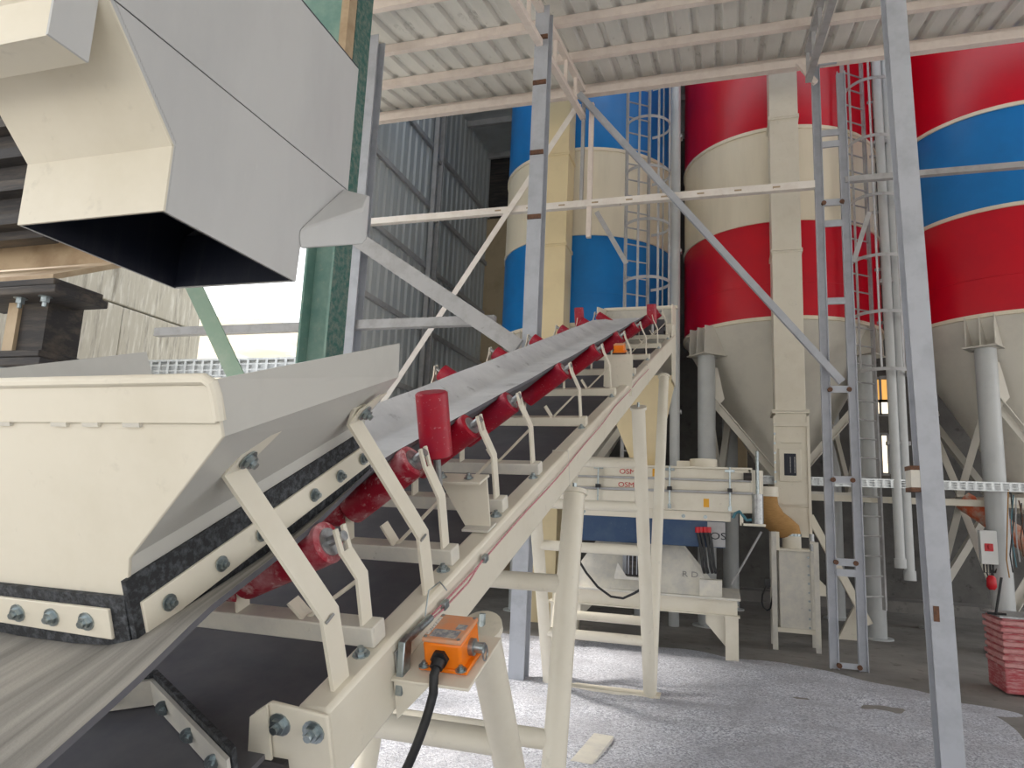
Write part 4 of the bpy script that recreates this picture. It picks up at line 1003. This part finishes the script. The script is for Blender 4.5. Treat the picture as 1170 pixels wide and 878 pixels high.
p = onY(936, 672, BN); MB().plate([(xb+.08, BN+.1, p.z+.14), (p.x, BN+.1, p.z+.12), (p.x+.1, BN+.1, p.z+.02), (p.x+.1, BN+.1, p.z-.12), (p.x, BN+.1, p.z-.12), (p.x, BN+.1, p.z)], (0, .08, 0)).build('side_spout', 'cream', fb)
p = onY(876, 668, BN); MB().box(p.x-.03, p.x+.05, BN-.03, BN+.05, p.z-.03, p.z+.08).build('hand_control', 'black', fb)
pts = [p+V((0, 0, 0))]+[p+V((.07*math.cos(R(a))-.0, 0, -.22+.14*math.sin(R(a)))) for a in (150, 190, 230, 270, 310)]+[p+V((.09, 0, -.1))]
MB().pipe(pts, .012, n=8).build('control_cable', 'black', fb)
sl = [onY(874, 566, BN+.15), onY(876, 580, BN+.15), onY(884, 594, BN+.15), onY(897, 604, BN+.15), V((.90, BN+.18, 1.63)), V((.90, BN+.18, 1.58))]
tag(MB().pipe(sl, [.17, .17, .175, .17, .14, .135], n=24).build('fabric_sleeve', 'tan_sleeve'), 'tan fabric sleeve curving from the machine into the filling bin', 'sleeve')
p = sl[0]
tag(MB().tube(p+V((0, 0, -.02)), p+V((.0, 0, .12)), .19, n=24).build('sleeve_collar', 'cream'), 'cream ring collar on top of the tan sleeve', 'collar')

# ---------------------------------------------------------------- right edge: switch box, hose, crate, cables
p = onY(1128, 626, 12.15)
sb = thing('isolator_switch', 'white switch box with red knob on the rightmost silo leg', 'switch box', (p.x, 12.15, p.z-.22))
MB().box(p.x-.10, p.x+.12, 12.1, 12.2, p.z-.24, p.z+.25).build('enclosure', 'white_plastic', sb, bevel=.012)
kn = MB().box(p.x-.05, p.x+.06, 12.085, 12.1, p.z-.05, p.z+.06).build('switch_plate', 'red_switch', sb, bevel=.006)
MB().box(p.x-.012, p.x+.022, 12.06, 12.085, p.z-.02, p.z+.04).build('knob', 'red_switch', kn, bevel=.004)
for i in range(4):
    a = V((p.x-.06+.04*i, 12.15, p.z-.24)); b = onY(1131+2*i, 664-3*i, 12.15)
    MB().pipe([a, a+V((.0, 0, -.12)), (a+b)/2+V((.03*(i % 2), 0, 0)), b], .011, n=8).build('control_cable', 'black', sb)
q = onY(1133, 666, 12.1)
tag(MB().pipe([q+V((0, 0, .10)), q+V((0, 0, .06)), q+V((0, 0, -.06)), q+V((0, 0, -.10))], [.03, .06, .065, .04], n=14).build('cable_plug', 'red_switch'), 'red plug hanging below the white switch box', 'plug')
a, b, c = onY(1100, 572, 12.9), onY(1138, 597, 12.7), onY(1185, 628, 12.5)
pts = [a+(b-a)*(i/6) for i in range(6)]+[b+(c-b)*(i/6) for i in range(7)]
tag(MB().pipe(pts, [.15+.008*(i % 2) for i in range(13)], n=18).build('flexible_hose', 'orange_pipe'), 'dusty orange flexible hose passing behind the rightmost silo leg', 'hose')
for i in range(6):
    a = onY(1152+3*i, 560+3*i, 12.0); b = onY(1150+4*i, 640-6*i, 12.0); 
    tag(MB().pipe([a, (a+b)/2+V((.04*math.sin(i*2), 0, 0)), b, b+V((.02, 0, -.25))], .009, n=6).build('loose_cable', ('tan_sleeve', 'black', 'teal', 'steel_grey', 'rust', 'black')[i]),
        ('loose tan cable', 'loose black cable, left one', 'loose teal cable', 'loose grey cable', 'loose brown cable', 'loose black cable, right one')[i]+' dangling right of the rightmost silo leg', 'cable', 'loose cables by the right edge')
p = on(1150, 796, 2, 0)
cr = thing('slatted_crate', 'faded red slatted crate on the floor at the right edge', 'crate', (p.x+.4, p.y+.3, 0))
for z in [.30+.075*i for i in range(7)]:
    MB().box(p.x-.012*(int(z*100) % 2), p.x+.9, p.y, p.y+.6, z, z+.05).build('slat', 'crate_pale', cr, bevel=.01)
MB().box(p.x+.01, p.x+.89, p.y+.02, p.y+.58, .02, .30).build('crate_base', 'crate_red', cr, bevel=.015)
MB().box(p.x+.02, p.x+.88, p.y+.03, p.y+.57, .30, .83).build('crate_core', 'crate_red', cr)
MB().box(p.x-.02, p.x+.9, p.y-.02, p.y+.62, .83, .85).build('crate_lid', 'steel_bare', cr)
rt = thing('lifting_rod', 'thin dark rod resting on the crate top', 'rod', (p.x, p.y, .85))
MB().tube((p.x-.12, p.y+.02, .87), (p.x+.06, p.y+.02, .87), .014, n=8).build('rod_foot', 'black', rt)
MB().tube((p.x-.04, p.y+.02, .87), (p.x+.04, p.y+.02, 1.27), .014, n=8).build('rod_arm', 'black', rt)
a = on(1128, 765, 2, .0)
g = MB(); g.lathe((0, 0, 0), [(0, .02), (.3, .012), (.42, 0)], 20)
o = g.build('dust_pile', 'gravel'); o.location = V((2.3, 8.6, .0)); o.scale = (1.2, .5, 1.5); tag(o, 'low smear of grey dust by the crate', 'dust', kind='stuff')

# ---------------------------------------------------------------- dark feeder frame at the far left
LY = 2.55
ff = thing('feeder_frame', 'dark dusty feeder frame with bolted flanges at the left edge', 'frame', (-3.5, LY, 0))
b = onY(44, 420, LY); a = onY(0, 330, LY)
MB().box(b.x-.17, b.x-.0, LY, LY+.2, 0, a.z-.03).build('post', 'dark_steel', ff)
MB().box(b.x-.24, b.x-.17, LY-.02, LY+.2, 0, a.z-.03).build('post_flange', 'tan_steel', ff)
for (xa, ya, xb, yb) in ((-8, 318, 72, 333), (-8, 398, 54, 417)):
    p, q = onY(xa, ya, LY-.14), onY(xb, yb, LY-.14)
    fl = MB().box(p.x-.3, q.x-.05, LY-.14, LY+.16, q.z, q.z+.04).build('flange_plate', 'dark_steel', ff, bevel=.006)
    MB().box(p.x-.3, q.x-.09, LY-.12, LY+.16, q.z+.045, q.z+.08).build('flange_plate', 'dark_steel', ff, bevel=.006)
    for dx in (.18, .34):
        MB().bolt((q.x-dx, LY-.08, q.z), (0, 0, -1), .02, .025).build('bolt', 'zinc', fl)
c1, c2 = on(155, 303, 1, 3.0), on(60, 320, 1, 2.45)
MB().plate([(-5.0, 2.45, c2.z), (c2.x, 2.45, c2.z), (c1.x, 3.0, c1.z), (-5.0, 3.0, c1.z)], (0, 0, .03)).build('tan_tray', 'tan_steel', ff)
MB().box(-5.0, c1.x-.05, 2.99, 3.02, c1.z, c1.z+.35).build('tray_edge', 'tan_steel', ff)
c3 = on(60, 200, 1, 2.75)
MB().box(-5.0, c3.x, 2.75, 2.85, c1.z+.1, 5.0).build('dark_plate', 'dark_steel', ff)
for i in range(6):
    z = c1.z+.15+.2*i; MB().box(-5.0, c3.x-.05, 2.66, 2.75, z, z+.06).build('plate_rib', 'dark_steel', ff)
